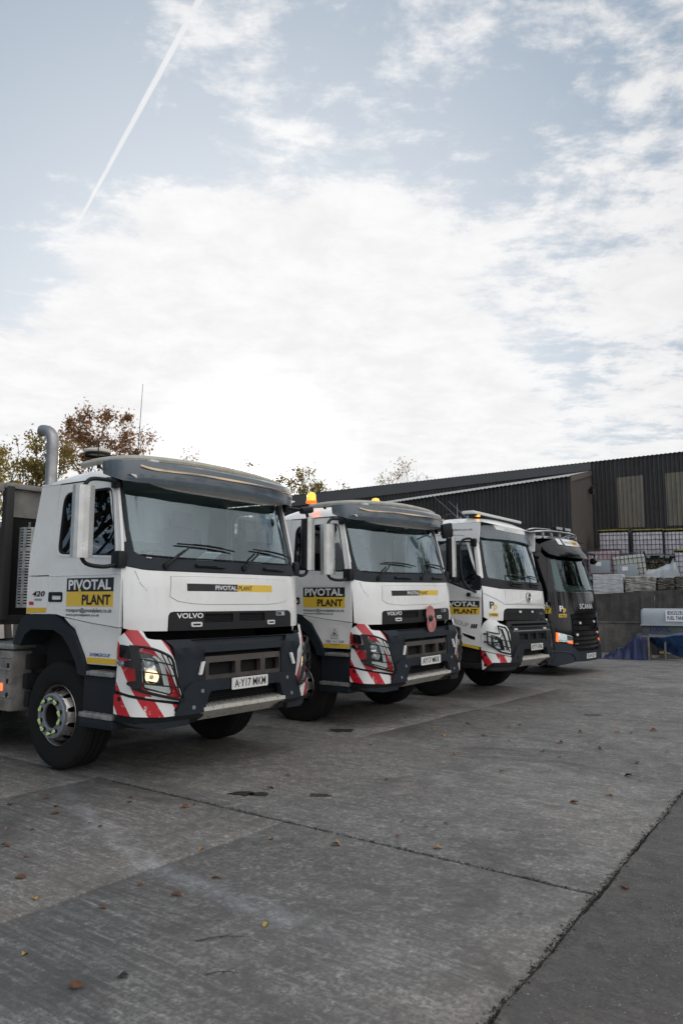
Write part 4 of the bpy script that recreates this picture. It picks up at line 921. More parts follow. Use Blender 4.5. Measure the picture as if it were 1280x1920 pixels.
    sb=panel('roof_sign',RS,rnd(rect(-.34,2.915,.46,3.07),.02,2),wht,rf,.012,.012,(),.1); panel('logo_band',RS,rect(.10,2.93,.44,3.055),yel2,sb,.015,.002,(),.1)
    text('lettering','PIVOTAL',RS,-.29,2.955,.36,.06,greyl,sb,.016,.02); text('lettering','PLANT',RS,.12,2.955,.29,.06,blk,sb,.018,.02)
    for a in (-.53,.62): panel('roof_lamp',RS,rnd(rect(a-.085,2.925,a+.085,3.065),.02,2),lampw,rf,.012,.012,(),.1)
    roof_skin(T_,[(-.90,0),(-.85,.10),(-.6,.14),(.2,.13),(.6,.10),(.85,.06),(.95,.0)],0,1.18,3.05,blackp,pw=4)
    MB().box((-.90,0,2.2),(.03,2.36,1.7)).build('rear_wall',blackp,T_)
    rb=MB(); rb.tube([(.30,-1.12,3.14),(.62,-1.10,3.20),(.82,-.95,3.22),(.86,-.3,3.25),(.86,.4,3.25),(.82,.95,3.22),(.6,1.1,3.20),(.3,1.12,3.14)],.026,8,True,5); rb.tube([(.40,-1.10,3.20),(.70,-.95,3.29),(.72,.95,3.29),(.4,1.1,3.20)],.02,8,True,5)
    for y in (-.9,-.45,0,.45,.9): rb.box((.83,y,3.17),(.04,.05,.12),.01)
    rb=rb.build('roof_rail',steel,T_)
    for y in (-.05,.42): MB().box((.80,y,3.345),(.10,.36,.085),.02).build('work_lamp',dplas,rb); MB().box((.853,y,3.345),(.006,.33,.06),.0).build('work_lamp_lens',refl,rb)
    cab_inside(T_,1.35)
    for sg in (-1,1):
        c=MB(); vs=[];n=9
        for k in range(n):
            s_=sg*(1.02-.21*k/(n-1)); dd=-.05-.03*(k%2)
            vs+=[SCA(s_,1.90,dd),SCA(s_*.93,2.62,dd)]
        c.add(vs,[(2*i,2*i+1,2*i+3,2*i+2) for i in range(n-1)]); c.build('pale_reflection',palerefl,T_,recalc=False)  # pleated pale sheets stand in for a reflection at the windscreen ends
    chassis(T_,-5,(-3.6,))
    return T_
# ------------------------------------------------------------------ ground
def gz(x,y): return -0.0045*max(0.0,min(y,60)-8)
ANG=-.645; UX=Vector((math.cos(ANG),math.sin(ANG),0)); VY=Vector((-math.sin(ANG),math.cos(ANG),0))
def G(u,v,z=0.0):
    p=UX*u+VY*v; return (p.x,p.y,gz(p.x,p.y)+z)
def concrete(name,c1,c2,c3,rough_aggr=0.0,bumpk=.35,streak=False):
    m=bpy.data.materials.new(name); m.use_nodes=True; t=m.node_tree; b=t.nodes['Principled BSDF']; l=t.links.new
    tc=t.nodes.new('ShaderNodeTexCoord'); ro=t.nodes.new('ShaderNodeMapping'); ro.inputs['Rotation'].default_value=(0,0,-ANG); l(tc.outputs['Object'],ro.inputs[0])
    def N(sc_,det,rg,vec=None,dist=0):
        n=t.nodes.new('ShaderNodeTexNoise'); n.inputs['Scale'].default_value=sc_; n.inputs['Detail'].default_value=det; n.inputs['Roughness'].default_value=rg; n.inputs['Distortion'].default_value=dist; l(vec or ro.outputs[0],n.inputs[0]); return n.outputs[0]
    def MR(x,a,b_,c=0,d=1):
        n=t.nodes.new('ShaderNodeMapRange'); l(x,n.inputs[0])
        for i,q in enumerate((a,b_,c,d)): n.inputs[i+1].default_value=q
        return n.outputs[0]
    def MM(op,a,b_):
        n=t.nodes.new('ShaderNodeMath'); n.operation=op
        for i,x in enumerate((a,b_)):
            if isinstance(x,(int,float)): n.inputs[i].default_value=x
            else: l(x,n.inputs[i])
        return n.outputs[0]
    def MX(f,a,b_,bt='MIX'):
        n=t.nodes.new('ShaderNodeMix'); n.data_type='RGBA'; n.blend_type=bt
        if isinstance(f,(int,float)): n.inputs[0].default_value=f
        else: l(f,n.inputs[0])
        for i,x in ((6,a),(7,b_)):
            if isinstance(x,tuple): n.inputs[i].default_value=(*x,1)
            else: l(x,n.inputs[i])
        return n.outputs[2]
    st=t.nodes.new('ShaderNodeMapping'); st.inputs['Scale'].default_value=(.12,1.6,1); l(ro.outputs[0],st.inputs[0])
    st2=t.nodes.new('ShaderNodeMapping'); st2.inputs['Scale'].default_value=(.16,3.2,1); l(ro.outputs[0],st2.inputs[0])
    big=N(.42,5,.6); mid=N(2.6,8,.68,None,.4); fine=N(34,8,.75); vf=N(150,4,.7); brush=N(9,7,.65,st.outputs[0],.6); brush2=N(9,6,.7,st2.outputs[0],.3)
    c=MX(MR(big,.35,.65),c1,c2); c=MX(MM('MULTIPLY',MR(N(.23,6,.62,None,.5),.42,.62),.55),c,tuple(x*.55 for x in c1))
    c=MX(MR(mid,.42,.62,0,.85),c,c3); c=MX(MM('MULTIPLY',MR(N(7,10,.82,None,.3),.44,.58),.8),c,tuple(x*.52 for x in c1)); c=MX(MM('MULTIPLY',MR(N(11,10,.85,None,.3),.50,.60),.55),c,tuple(min(1,x*1.45) for x in c2))
    pk=N(1.1,6,.65,None,.7); c=MX(MM('MULTIPLY',MR(pk,.5,.7),.35),c,(.28,.215,.185))
    bm_=MR(N(.37,4,.6,None,.4),.46,.60); c=MX(MM('MULTIPLY',MR(brush,.42,.62),MM('ADD',MM('MULTIPLY',bm_,.38),.08)),c,(.15,.142,.135))
    c=MX(MM('MULTIPLY',MR(brush2,.5,.62),MM('ADD',MM('MULTIPLY',bm_,.7),.12)),c,tuple(x*.45 for x in c1)); c=MX(MM('MULTIPLY',MR(brush2,.48,.36),MM('ADD',MM('MULTIPLY',bm_,.4),.1)),c,tuple(min(1,x*1.3) for x in c2))
    c=MX(MM('MULTIPLY',MR(fine,.46,.56),.8),c,(.12,.11,.10))
    c=MX(MM('MULTIPLY',MR(vf,.56,.68),.40),c,(.42,.41,.39))
    dk=N(.8,7,.7,None,.9); c=MX(MM('MULTIPLY',MR(dk,.50,.66),.75),c,(.085,.08,.074))
    spots=t.nodes.new('ShaderNodeTexVoronoi'); spots.inputs['Scale'].default_value=1.9; l(ro.outputs[0],spots.inputs[0])
    c=MX(MM('MULTIPLY',MR(MM('ADD',spots.outputs['Distance'],MM('MULTIPLY',mid,.08)),.085,.055),.6),c,(.035,.03,.028))
    if rough_aggr:
        v=t.nodes.new('ShaderNodeTexVoronoi'); v.inputs['Scale'].default_value=48; l(ro.outputs[0],v.inputs[0])
        c=MX(MM('MULTIPLY',MM('MULTIPLY',MR(v.outputs['Distance'],.3,.15),MR(N(60,3,.6),.52,.6)),MM('MULTIPLY',MR(mid,.40,.58),rough_aggr)),c,(.5,.48,.46))
    if streak:
        s=t.nodes.new('ShaderNodeSeparateXYZ'); l(ro.outputs[0],s.inputs[0])
        # pale slurry streak: v about 3.25 + .03*(u+3)^2 in slab axes
        du=MM('ADD',s.outputs[0],2.6); vv=MM('ADD',s.outputs[1],MM('MULTIPLY',MM('MULTIPLY',du,du),-.075)); d=MM('ABSOLUTE',MM('ADD',vv,-3.14),0)
        d=MM('ADD',d,MM('MULTIPLY',MM('ADD',mid,-.5),.5))
        f=MM('MULTIPLY',MR(d,.13,.0),MM('MULTIPLY',MR(s.outputs[0],-1.7,-3.0),MR(s.outputs[0],-6.6,-5.2)))
        c=MX(MM('MULTIPLY',f,MR(N(6,9,.75),.38,.6,.0,.42)),c,(.50,.52,.55))
    l(c,b.inputs['Base Color']); l(MR(mid,.3,.7,.42,.72),b.inputs['Roughness'])
    b.inputs['Specular IOR Level'].default_value=.55
    h=MM('ADD',MM('MULTIPLY',fine,.5),MM('ADD',MM('MULTIPLY',vf,.25),MM('ADD',MM('MULTIPLY',brush2,.7),MM('MULTIPLY',mid,1.2))))
    bp=t.nodes.new('ShaderNodeBump'); bp.inputs['Strength'].default_value=bumpk; bp.inputs['Distance'].default_value=.03; l(h,bp.inputs['Height']); l(bp.outputs[0],b.inputs['Normal'])
    return m
conc=concrete('worn_concrete',(.24,.228,.213),(.42,.40,.372),(.105,.10,.095),0,.6,True)
conc2=concrete('rough_brown_concrete',(.10,.084,.07),(.20,.175,.15),(.035,.03,.027),1.0,.6)
dirt=mat('dirt',(.03,.027,.022),.95,noise_amt=.9,nscale=5,col2=(.055,.05,.035),bump=.5,bscale=50)
gm=[];N_=24
vs=[];fs=[]
xs=[-400,-150,-60,-30,-15,-8,-4,0,4,8,15,30,60,150,400]; ys=[-400,-150,-60,-25,-10,0,4,8,14,20,26,40,60,150,400]
for y in ys:
    for x in xs: vs.append((x,y,gz(x,y)-.03))
for j in range(len(ys)-1):
    for i in range(len(xs)-1): k=j*len(xs)+i; fs.append((k,k+1,k+1+len(xs),k+len(xs)))
ground=mesh_obj('ground',vs,fs,dirt); ground['kind']='structure'
random.seed(3)
def jline(p,q,amp=.012,step=.06):
    L_=math.dist(p,q); n=max(2,int(L_/step)); n=min(n,260); out=[]
    dx,dy=(q[0]-p[0])/L_,(q[1]-p[1])/L_
    sd_=random.random()*50
    for i in range(n):
        t=L_*i/n; a=amp*(noise.noise((t*1.3+sd_,0,0))*1.6+noise.noise((t*9+sd_,5,0))*1.0+noise.noise((t*30+sd_,9,0))*.5) if 0<i else 0
        out.append((p[0]+dx*t-dy*a,p[1]+dy*t+dx*a))
    return out
def slab(u0,v0,u1,v1,m=None,gap=.008,top=0.0,amp=.011,quad=None):
    q=quad or [(u0,v0),(u1,v0),(u1,v1),(u0,v1)]
    cx=sum(p[0] for p in q)/4; cy=sum(p[1] for p in q)/4
    P=[]
    for i in range(4):
        a=q[i];b=q[(i+1)%4]; P+=jline(a,b,amp)
    P=[(p[0]-gap*(1 if p[0]>cx else -1),p[1]-gap*(1 if p[1]>cy else -1)) for p in P]
    n=len(P); vt=[G(p[0],p[1],top) for p in P]+[G(p[0]+(.004 if p[0]<cx else -.004),p[1]+(.004 if p[1]<cy else -.004),top+0) for p in P]
    vt=[G(p[0],p[1],top-.006) for p in P]+[G(p[0]+(.008 if p[0]<cx else -.008),p[1]+(.008 if p[1]<cy else -.008),top) for p in P]+[G(p[0],p[1],-.05) for p in P]
    fs=[tuple(range(n,2*n))]+[(i,(i+1)%n,(i+1)%n+n,i+n) for i in range(n)]+[(i+2*n,(i+1)%n+2*n,(i+1)%n,i) for i in range(n)]
    o=mesh_obj('concrete_slab',vt,fs,m or conc,ground,60); return o
SV=[-2.6,1.35,4.45,7.52,10.75,14.0,18.4,21.6,24.5]
cuts={0:[-14,-9,-3.95,-1.55],1:[-14,-9.2,-6.2,-3.88,-1.55],2:[-14,-9.4,-1.62],3:[-14,-8.6,-5.45,2.2],4:[-14,-10,-5.42,2.0,8],5:[-14,-9,-2.6,4,10],6:[-14,-8,-4.2,2,9],7:[-14,-8,-4.6,2,9]}
for i in range(8):
    c=cuts[i]; v0,v1=SV[i],SV[i+1]
    for a,b in zip(c,c[1:]):
        q=[(a,v0),(b,v0),(b,v1),(a,v1)]
        if i==1:  # joint A sags in the middle; joint leans
            pass
        uB=lambda v:-1.545-.058*(v-4.5)
        q=[(a,v0),(uB(v0),v0),(uB(v1),v1),(a,v1)] if (i<3 and b==c[-1]) else None
        slab(a,v0,b,v1,gap=.007,amp=.02 if i in (3,) else .010,quad=q)
for v0,v1 in ((-2.6,2.9),(2.9,7.50)):
    slab(0,0,0,0,conc2,.006,.003,.014,quad=[(uB(v0),v0),(3.5,v0),(3.5,v1),(uB(v1),v1)]); slab(3.51,v0,9,v1,conc2,.006,.003,.014)
# ------------------------------------------------------------------ trucks
POS={1:(-2.092,8.495,0,-.625,-.005),2:(.098,11.535,-.03,-.653,.012),3:(2.234,14.204,-.033,-.637,-.014),4:(4.5,18.315,-.07,-.698,0)}
def place(o,k): x,y,z,yaw,ro=POS[k]; o.location=(x,y,z); o.rotation_euler=(ro,0,yaw)
GRP='tipper trucks parked side by side'
greyb=mat('weathered_grey_body_steel',(.035,.034,.033),.7,metal=.2,noise_amt=.8,nscale=4,col2=(.04,.038,.036)); paleb=mat('pale_beige_body_steel',(.30,.29,.265),.55,noise_amt=.8,nscale=4,col2=(.17,.155,.135),bump=.1,bscale=30)
t1=fmx_old('tipper_truck',True)
t2=copy_tree(t1)
place(t1,1); place(t2,2)
tag(t1,'white tipper truck nearest the camera with registration AY17 MKM and a steel exhaust stack','truck',GRP)
tag(t2,'white tipper truck with registration AY17 MKK, amber beacons and a red poppy on its grille','truck',GRP)
for _o in t2.children_recursive:
    if _o.name.startswith('lamp_bowl') and _o.data.materials[0]==lampon:
        _o.data=_o.data.copy(); _o.data.materials[0]=refl
number_plate('A·Y17 MKM',1.448,.835,t1,.02); number_plate('AY17 MKK',1.448,.835,t2,.0)
for t_ in (t1,t2): tipper_body(t_,greyb,paleb)
# details of the nearest truck
gd=MB(); 
def cyl(a,z,off=0.0): r=.15+off; return (-.80+r*math.sin(a)*1.0,-1.0-r*math.cos(a),z)
holes=[]
for r in range(27):
    if r in (19,): continue
    z=1.60+r*.030
    for a in (-1.15,-.62,.05,.62): holes.append(rnd(rect(a-.17,z-.007,a+.17,z+.007),.006,1))
gp_=panel('exhaust_guard',cyl,rect(-1.5,1.555,1.1,2.405),alu,t1,0,.004,holes,.2)
MB().lathe([(.12,1.56),(.12,2.40)],(-.80,-1.0,0),'z',20).build('silencer',void,gp_)
MB().tube([(-.745,-1.10,2.40),(-.745,-1.10,2.46),(-.725,-1.10,2.46),(-.725,-1.10,2.40)],.006,5).build('lifting_eye',alu,gp_)
stackm=mat('weathered_stainless',(.42,.42,.42),.38,metal=.8,noise_amt=.7,nscale=6,col2=(.26,.25,.25))
MB().tube([(-.69,-.9,2.3),(-.69,-.9,2.9),(-.69,-.9,3.20),(-.69,-.9,3.34),(-.71,-.9,3.42),(-.77,-.9,3.48),(-.86,-.9,3.51),(-.90,-.9,3.515)],.066,16,False,4).build('exhaust_stack',stackm,t1)
MB().tube([(-.895,-.9,3.514),(-.905,-.9,3.5155)],.060,16).build('stack_mouth',void,t1)
ab=MB().lathe([(.014,0),(.014,.05),(.006,.06)],(.60,-.78,3.06),'z',8).tube([(.60,-.78,3.10),(.60,-.765,3.45),(.60,-.747,3.838)],[.0045,.0022],5).build('whip_antenna',dplas,t1)
MB().tube([(.42,-1.12,3.0),(.42,-1.12,3.20)],.006,5).build('short_antenna',dplas,t1)
bc=MB().lathe([(.13,.0),(.135,.015),(.12,.02),(.12,.03)],(.28,-1.02,3.075),'z',24).build('beacon_base',dplas,t1)
MB().lathe([(.115,.028),(.135,.035),(.138,.05),(.12,.068),(.07,.078),(0,.08)],(.28,-1.02,3.075),'z',24).build('beacon_lid',mat('pale_cream_beacon',(.62,.58,.50),.35),t1)
bb_=MB().box((-1.17,-1.10,.80),(.86,.24,.62),.03).build('battery_box',mat('dirty_pale_box',(.24,.235,.22),.6,noise_amt=.9,nscale=5,col2=(.10,.09,.075)),t1)
MB().box((-1.12,-1.08,1.155),(.78,.28,.07),.03,(0,0,0)).build('battery_box_lid',alu,bb_)
for z in (.64,.78,.92,1.04): MB().box((-.95,-1.222,z),(.40,.01,.012),.003).build('box_rib',alu,bb_)
MB().box((-.92,-1.228,.735),(.07,.02,.075),.01).build('marker_lamp',redl,bb_)
for z in (.66,.80,.96): MB().box((-.80,-1.225,z),(.03,.012,.05),.003).build('box_latch',dplas,bb_)
for k,(x,z) in enumerate(((-.62,1.0),(-.66,.8),(-.62,.62))): MB().box((x,-1.02,z),(.08,.2,.16),.02).build('mud_flap_bracket',void,t1)
hc=MB().box((-.10,-.62,2.48),(.07,.46,.40),.05).build('headrest_cover',whiteB,t1); MB().box((-.06,-.52,2.55),(.01,.16,.16)).build('yellow_notice',mat('pale_yellow_notice',(.75,.62,.30),.7),hc)
# truck 2 details
for y,x in ((-1.02,.15),(.28,.35)):
    b=MB().lathe([(.075,0),(.078,.03),(.07,.035)],(x,y,3.03 if y<-.5 else 3.05),'z',20).build('beacon_base',orangel,t2)
    MB().lathe([(.066,.033),(.062,.12),(.045,.15),(0,.16)],(x,y,3.03 if y<-.5 else 3.05),'z',20).build('beacon_lens',amber,b)
fm=MB().box((1.32,.74,2.68),(.07,.20,.22),.05,(.2,.1,-.3)).build('front_mirror',dplas,t2)
MB().tube([(1.0,1.10,2.66),(1.08,1.12,2.74),(1.18,.95,2.73),(1.28,.82,2.72)],.014,6,True,4).build('mirror_arm',dplas,fm)
fm1=MB().box((1.12,1.30,2.70),(.10,.16,.08),.03,(.2,.1,-.3)).build('front_mirror_bracket',dplas,t1)
S_=SIDE(-1)
st_=panel('warning_sticker',S_,rect(.655,1.105,.80,1.325),platem,t2,.002,.002,(),.2)
MB().prism([(.672,1.205),(.785,1.205),(.728,1.31)],lambda a,b:S_(a,b,.004),lambda a,b:S_(a,b,.005)).build('warning_triangle',blk,st_)
MB().prism([(.684,1.212),(.773,1.212),(.728,1.296)],lambda a,b:S_(a,b,.005),lambda a,b:S_(a,b,.0062)).build('triangle_field',yel2 if 0 else platem,st_)
MB().prism([(.728+.02*math.cos(k*.7),1.236+.017*math.sin(k*.7)) for k in range(9)],lambda a,b:S_(a,b,.006),lambda a,b:S_(a,b,.007)).build('symbol',blk,st_)
text('lettering','Blind spot',S_,.672,1.165,.11,.022,blk,st_,.004,.01); text('lettering','Take care',S_,.69,1.128,.075,.016,blk,st_,.004,.01)
# poppy on truck 2
pop=empty('poppy_ornament'); tag(pop,'faded red plastic poppy on the grille of the second white truck','poppy')
popm=mat('faded_red_plastic',(.50,.19,.18),.55,noise_amt=.6,nscale=9,col2=(.58,.33,.31))
def petal(cy,cz,ry,rz,name,x):
    vs=[(x,cy,cz)];n=28
    for r in (.35,.7,1.0):
        for k in range(n):
            a=2*PI*k/n; rr=r*(1+.03*math.sin(3*a+1)); vs.append((x+.022*r*r+.003*math.sin(14*a)*r,cy+ry*rr*math.cos(a),cz+rz*rr*math.sin(a)))
    fs=[(0,1+k,1+(k+1)%n) for k in range(n)]
    for q in range(2): fs+=[(1+q*n+k,1+(q+1)*n+k,1+(q+1)*n+(k+1)%n,1+q*n+(k+1)%n) for k in range(n)]
    return mesh_obj(name,vs,fs,popm,pop)
petal(0,.06,.115,.125,'petal',0.0); petal(.02,-.07,.125,.13,'petal',.004)
MB().lathe([(.042,.0),(.045,.02),(.035,.03),(0,.032)],(.015,.0,-.0),'x',16).build('poppy_centre',blk,pop)
pm=MB()
for k in range(26):
    a=-.5-2.2*k/25; pm.tube([(.024,.02+.05*math.cos(a),-.07+.055*math.sin(a)+.04),(.032,.02+.118*math.cos(a),-.07+.122*math.sin(a))],.0022,4)
pm.build('pleat',popm,pop)
mt=Matrix.Translation(t2.location)@t2.rotation_euler.to_matrix().to_4x4()
pop.location=mt@Vector((1.338,.15,1.40)); pop.rotation_euler=t2.rotation_euler
# paper on dashboards
for (x,y,ry,rx,wd,dp,lab) in ((.98,-.92,.1,.3,.30,.22,'white paper sheets lying on the dashboard behind the steering wheel of the nearest truck'),(1.0,-.15,-.5,.0,.22,.16,'folded white paper leaning at the windscreen middle of the nearest truck'),(.92,.72,-.5,.2,.26,.17,'white paper leaning at the passenger end of the dashboard in the nearest truck')):
    o=MB().box((0,0,.004),(dp,wd,.008)).build('paper_sheet',paper); tag(o,lab,'paper')
    m1=Matrix.Translation(t1.location)@t1.rotation_euler.to_matrix().to_4x4()
    o.matrix_world=m1@Matrix.Translation((x,y,2.035 if ry>0 else 2.08))@Euler((0,ry,rx)).to_matrix().to_4x4()
t3=fmx_new('tipper_truck'); place(t3,3); tag(t3,'newer white tipper truck with registration KY71 ENL and a long white light bar','truck',GRP)
number_plate('KY71 ENL',1.448,.848,t3,.0); tipper_body(t3,greyb,paleb)
t4=black_truck('black_truck'); place(t4,4); tag(t4,'black truck with registration EU69 EZV at the far end of the row','truck')
number_plate('EU69 EZV',1.495,.43,t4,.0)

random.seed(31)
stm=mat('oil_stain',(.022,.02,.018),.4,noise_amt=.8,nscale=14,col2=(.06,.055,.05))
for (px,py),r_,lb in (((485,1489),.09,'dark oil blot on the slab in front of the nearest truck'),((600,1491),.075,'dark blot with a fine crack trailing from it, right of centre'),((1112,1341),.14,'dark patch on the slab in front of the black truck'),((640,1370),.16,'dark smear on the concrete below the second truck'),((455,1488),.11,'brownish stain left of the dark oil blot')):
    d=pixdir(px,py); z=0
    for _ in range(3): t=(z-1.6702)/d.z; z=gz(d.x*t,d.y*t)
    n=26; c=(d.x*t,d.y*t); vs=[(c[0],c[1],z+.003)]
    for k in range(n):
        a=2*PI*k/n; rr=r_*(.55+.9*abs(noise.noise((math.cos(a)*1.8+px,math.sin(a)*1.8,py))))*(1+.25*random.random())
        vs.append((c[0]+rr*math.cos(a)*1.3,c[1]+rr*math.sin(a)*.8,z+.003))
    tag(mesh_obj('oil_stain',vs,[(0,1+k,1+(k+1)%n) for k in range(n)],stm),lb,'stain')
# ------------------------------------------------------------------ yard edge: retaining wall, sheds, stores
E_=Vector((.913,-.408,0)).normalized(); Nn=Vector((.408,.913,0)).normalized(); PW=Vector((8.64,25.0,0)); RZ=math.atan2(E_.y,E_.x)
def WF(t,d,z): p=PW+E_*t+Nn*d; return (p.x,p.y,z)
def t_at(px,d):
    r=(px-640)/CF*1.0; q=PW+Nn*d; return (r*q.y-q.x)/(E_.x-r*E_.y)
def z_at(py,px,d):
    t=t_at(px,d); y=WF(t,d,0)[1]; p=.1121; v=(960-py)/CF
    return 1.6702+y*math.tan(p+math.atan(v*math.cos(0)))if 0 else 1.6702+y*(math.sin(p)+v*math.cos(p))/(math.cos(p)-v*math.sin(p))
def streakmat(name,c1,c2,c3,sx=5,sz=.35,rough=.85):
    m=bpy.data.materials.new(name); m.use_nodes=True; t=m.node_tree; b=t.nodes['Principled BSDF']; l=t.links.new
    tc=t.nodes.new('ShaderNodeTexCoord'); mp=t.nodes.new('ShaderNodeMapping'); mp.inputs['Scale'].default_value=(sx,sx,sz); l(tc.outputs['Object'],mp.inputs[0])
    n=t.nodes.new('ShaderNodeTexNoise'); n.inputs['Scale'].default_value=1; n.inputs['Detail'].default_value=8; n.inputs['Roughness'].default_value=.65; l(mp.outputs[0],n.inputs[0])
    n2=t.nodes.new('ShaderNodeTexNoise'); n2.inputs['Scale'].default_value=2.2; n2.inputs['Detail'].default_value=9; n2.inputs['Roughness'].default_value=.7; l(tc.outputs['Object'],n2.inputs[0])
    def mx(f,a,b_,lo,hi):
        r=t.nodes.new('ShaderNodeMapRange'); l(f,r.inputs[0]); r.inputs[1].default_value=lo; r.inputs[2].default_value=hi
        x=t.nodes.new('ShaderNodeMix'); x.data_type='RGBA'; l(r.outputs[0],x.inputs[0])
        for i,q in ((6,a),(7,b_)):
            if isinstance(q,tuple): x.inputs[i].default_value=(*q,1)
            else: l(q,x.inputs[i])
        return x.outputs[2]
    c=mx(n.outputs[0],c1,c2,.35,.65); c=mx(n2.outputs[0],c,c3,.45,.72); l(c,b.inputs['Base Color']); b.inputs['Roughness'].default_value=rough
    bp=t.nodes.new('ShaderNodeBump'); bp.inputs['Strength'].default_value=.3; bp.inputs['Distance'].default_value=.02; l(n2.outputs[0],bp.inputs['Height']); l(bp.outputs[0],b.inputs['Normal'])
    return m
wallm=streakmat('stained_wall_concrete',(.045,.043,.041),(.10,.093,.086),(.022,.021,.02))
wallm2=streakmat('pale_stained_concrete',(.14,.13,.115),(.08,.074,.068),(.22,.195,.17),3,.3)
sheetm=streakmat('dark_brown_grey_sheeting',(.024,.023,.024),(.040,.038,.038),(.017,.016,.017),2.5,.25,.6)
sheetm2=streakmat('weathered_brown_sheeting',(.085,.068,.058),(.06,.052,.047),(.11,.085,.07),5,.3,.7)
skym=streakmat('dirty_translucent_sheeting',(.17,.165,.14),(.11,.108,.09),(.22,.17,.11),6,.4,.5)
roofm=streakmat('pale_fibre_cement',(.42,.42,.41),(.32,.32,.31),(.5,.5,.49),2,2,.8)
wall=empty('retaining_wall'); tag(wall,'long stained concrete retaining wall holding up the yard behind the trucks','wall')
def wtop(t): return 1.79+.055*max(t,-1.0)+.0
P=[(-26,-.3),(14,-.3),(14,wtop(14)),(-1,wtop(-1)),(-26,wtop(-1))]
ts=[-26,-18,-12,-8,-4,-1,1.5,4,8,14]
for a,b in zip(ts,ts[1:]):
    MB().prism([(a+.006,.70),(b-.006,.70),(b-.006,wtop(b)),(a+.006,wtop(a))],lambda u,v:WF(u,0,v),lambda u,v:WF(u,.3,v)).build('wall_panel',wallm,wall)
MB().prism([(-26,-.35),(14,-.35),(14,.83),(-26,.86)],lambda u,v:WF(u,-.22,v),lambda u,v:WF(u,.05,v)).build('lower_course',wallm2,wall)
MB().prism([(-26,.865),(14,.835),(14,.875),(-26,.90)],lambda u,v:WF(u,-.25,v),lambda u,v:WF(u,-.01,v)).build('wall_ledge',wallm2,wall)
rg=mesh_obj('raised_ground',[WF(-26,.3,1.72),WF(14,.3,1.8),WF(40,60,1.85),WF(-60,60,1.85)],[(0,1,2,3)],dirt); rg['kind']='structure'
# corrugated sheds
def csheet(name,p0,dirv,out_,w_,pitch,dep,z0,ztop,m,parent):
    "one profiled sheet: starts at p0, runs along dirv, ribs stand proud towards out_"
    n=max(1,int(round(w_/pitch))); vs=[];xs_=[]
    for k in range(n):
        a=k*pitch
        xs_+=[(a,0),(a+pitch*.30,0),(a+pitch*.42,dep),(a+pitch*.88,dep)]
    xs_.append((n*pitch,0))
    for a,h in xs_:
        p=p0+dirv*a+out_*h; vs+=[(p.x,p.y,z0),(p.x,p.y,ztop(a))]
    q=len(xs_); fs=[(2*i,2*i+2,2*i+3,2*i+1) for i in range(q-1)]
    o=mesh_obj(name,vs,fs,m,parent,20); return o
M0=Vector((13.4,34.0,0))
shed=empty('corrugated_shed',(M0.x,M0.y,1.85)); tag(shed,'large dark corrugated steel shed with dirty translucent wall sheets on the right','shed')
shed.location=(0,0,0)
mt_=lambda t:8.00+.045*t+ (0 if t>-2 else .0)
w_=1.11
k0=-15
for k in range(k0,6):
    t0=k*w_-1.96+w_*0; p=M0+E_*t0
    csheet('wall_sheet',p,E_,-Nn,w_,.185,.05,1.8,lambda a,t0=t0:mt_(t0+a)-.02,sheetm,shed)
for pxa,ya,yb in ((1161,896,990),(1252,888,986)):
    d=(M0-PW).dot(Nn)-.012
    t=t_at(pxa,d); q=PW+E_*t+Nn*(d); za=z_at(ya,pxa,d); zb=z_at(yb,pxa,d)
    # line up with the ribs of the wall
    tt=(q-M0).dot(E_); tt=round((tt+1.96)/.185)*.185-1.96; q=M0+E_*tt-Nn*.012
    csheet('skylight_sheet',q,E_,-Nn,1.11,.185,.05,zb,lambda a,za=za:za-.02*0+.045*a,skym,shed)
vs=[];n=int(24/.0925)
for i in range(n+1):
    t=-19+i*.0925; h=.03*(i%2); p=M0+E_*t-Nn*.12; q=M0+E_*t+Nn*14
    vs+=[(p.x,p.y,mt_(t)+h),(q.x,q.y,mt_(t)+h+.9)]
mesh_obj('roof_sheet',vs,[(2*i,2*i+2,2*i+3,2*i+1) for i in range(n)],sheetm,shed,20)
MB().prism([(-19,mt_(-19)-.62),(-1.96,mt_(-1.96)-.38),(-1.96,mt_(-1.96)-.01),(-19,mt_(-19)-.01)],lambda a,b:tuple((M0+E_*a-Nn*.10)+Vector((0,0,b))),lambda a,b:tuple((M0+E_*a-Nn*.06)+Vector((0,0,b)))).build('roof_flashing',mat('grey_flashing',(.07,.07,.072),.5),shed)
p=M0+E_*5.0; csheet('end_sheet',p,Nn,E_,12,.185,.05,1.8,lambda a:8.2+.06*a,sheetm,shed)
# lean-to
C0=Vector((8.46,27.8,0)); lean=empty('lean_to_shed'); tag(lean,'lower brown corrugated lean-to shed with a pale roof behind the black truck','shed')
lt=lambda t:6.12+.089*t
for k in range(0,13):
    t0=-(k+1)*1.05; p=C0+E_*t0
    o=csheet('wall_sheet',p,E_,-Nn,1.05,.15,.045,1.75,lambda a,t0=t0:lt(t0+a)-.02,sheetm,lean)
csheet('corner_strip',C0+E_*-.02-Nn*.02,E_,-Nn,.10,.10,.03,1.75,lambda a:6.1,sheetm2,lean)
for k in range(7):
    p=C0+Nn*(k*1.1); csheet('side_sheet',p,Nn,E_,1.1,.10,.025,1.75,lambda a,k=k:5.95+.178*(k*1.1+a),sheetm2,lean)
MB().prism([(0,5.93),(7.7,7.30),(7.7,7.52),(0,6.14)],lambda a,b:tuple(C0+Nn*a+E_*.03+Vector((0,0,b))),lambda a,b:tuple(C0+Nn*a+E_*.06+Vector((0,0,b)))).build('barge_board',mat('brown_barge_board',(.11,.095,.085),.6),lean)
vs=[];n=int(14/.08)
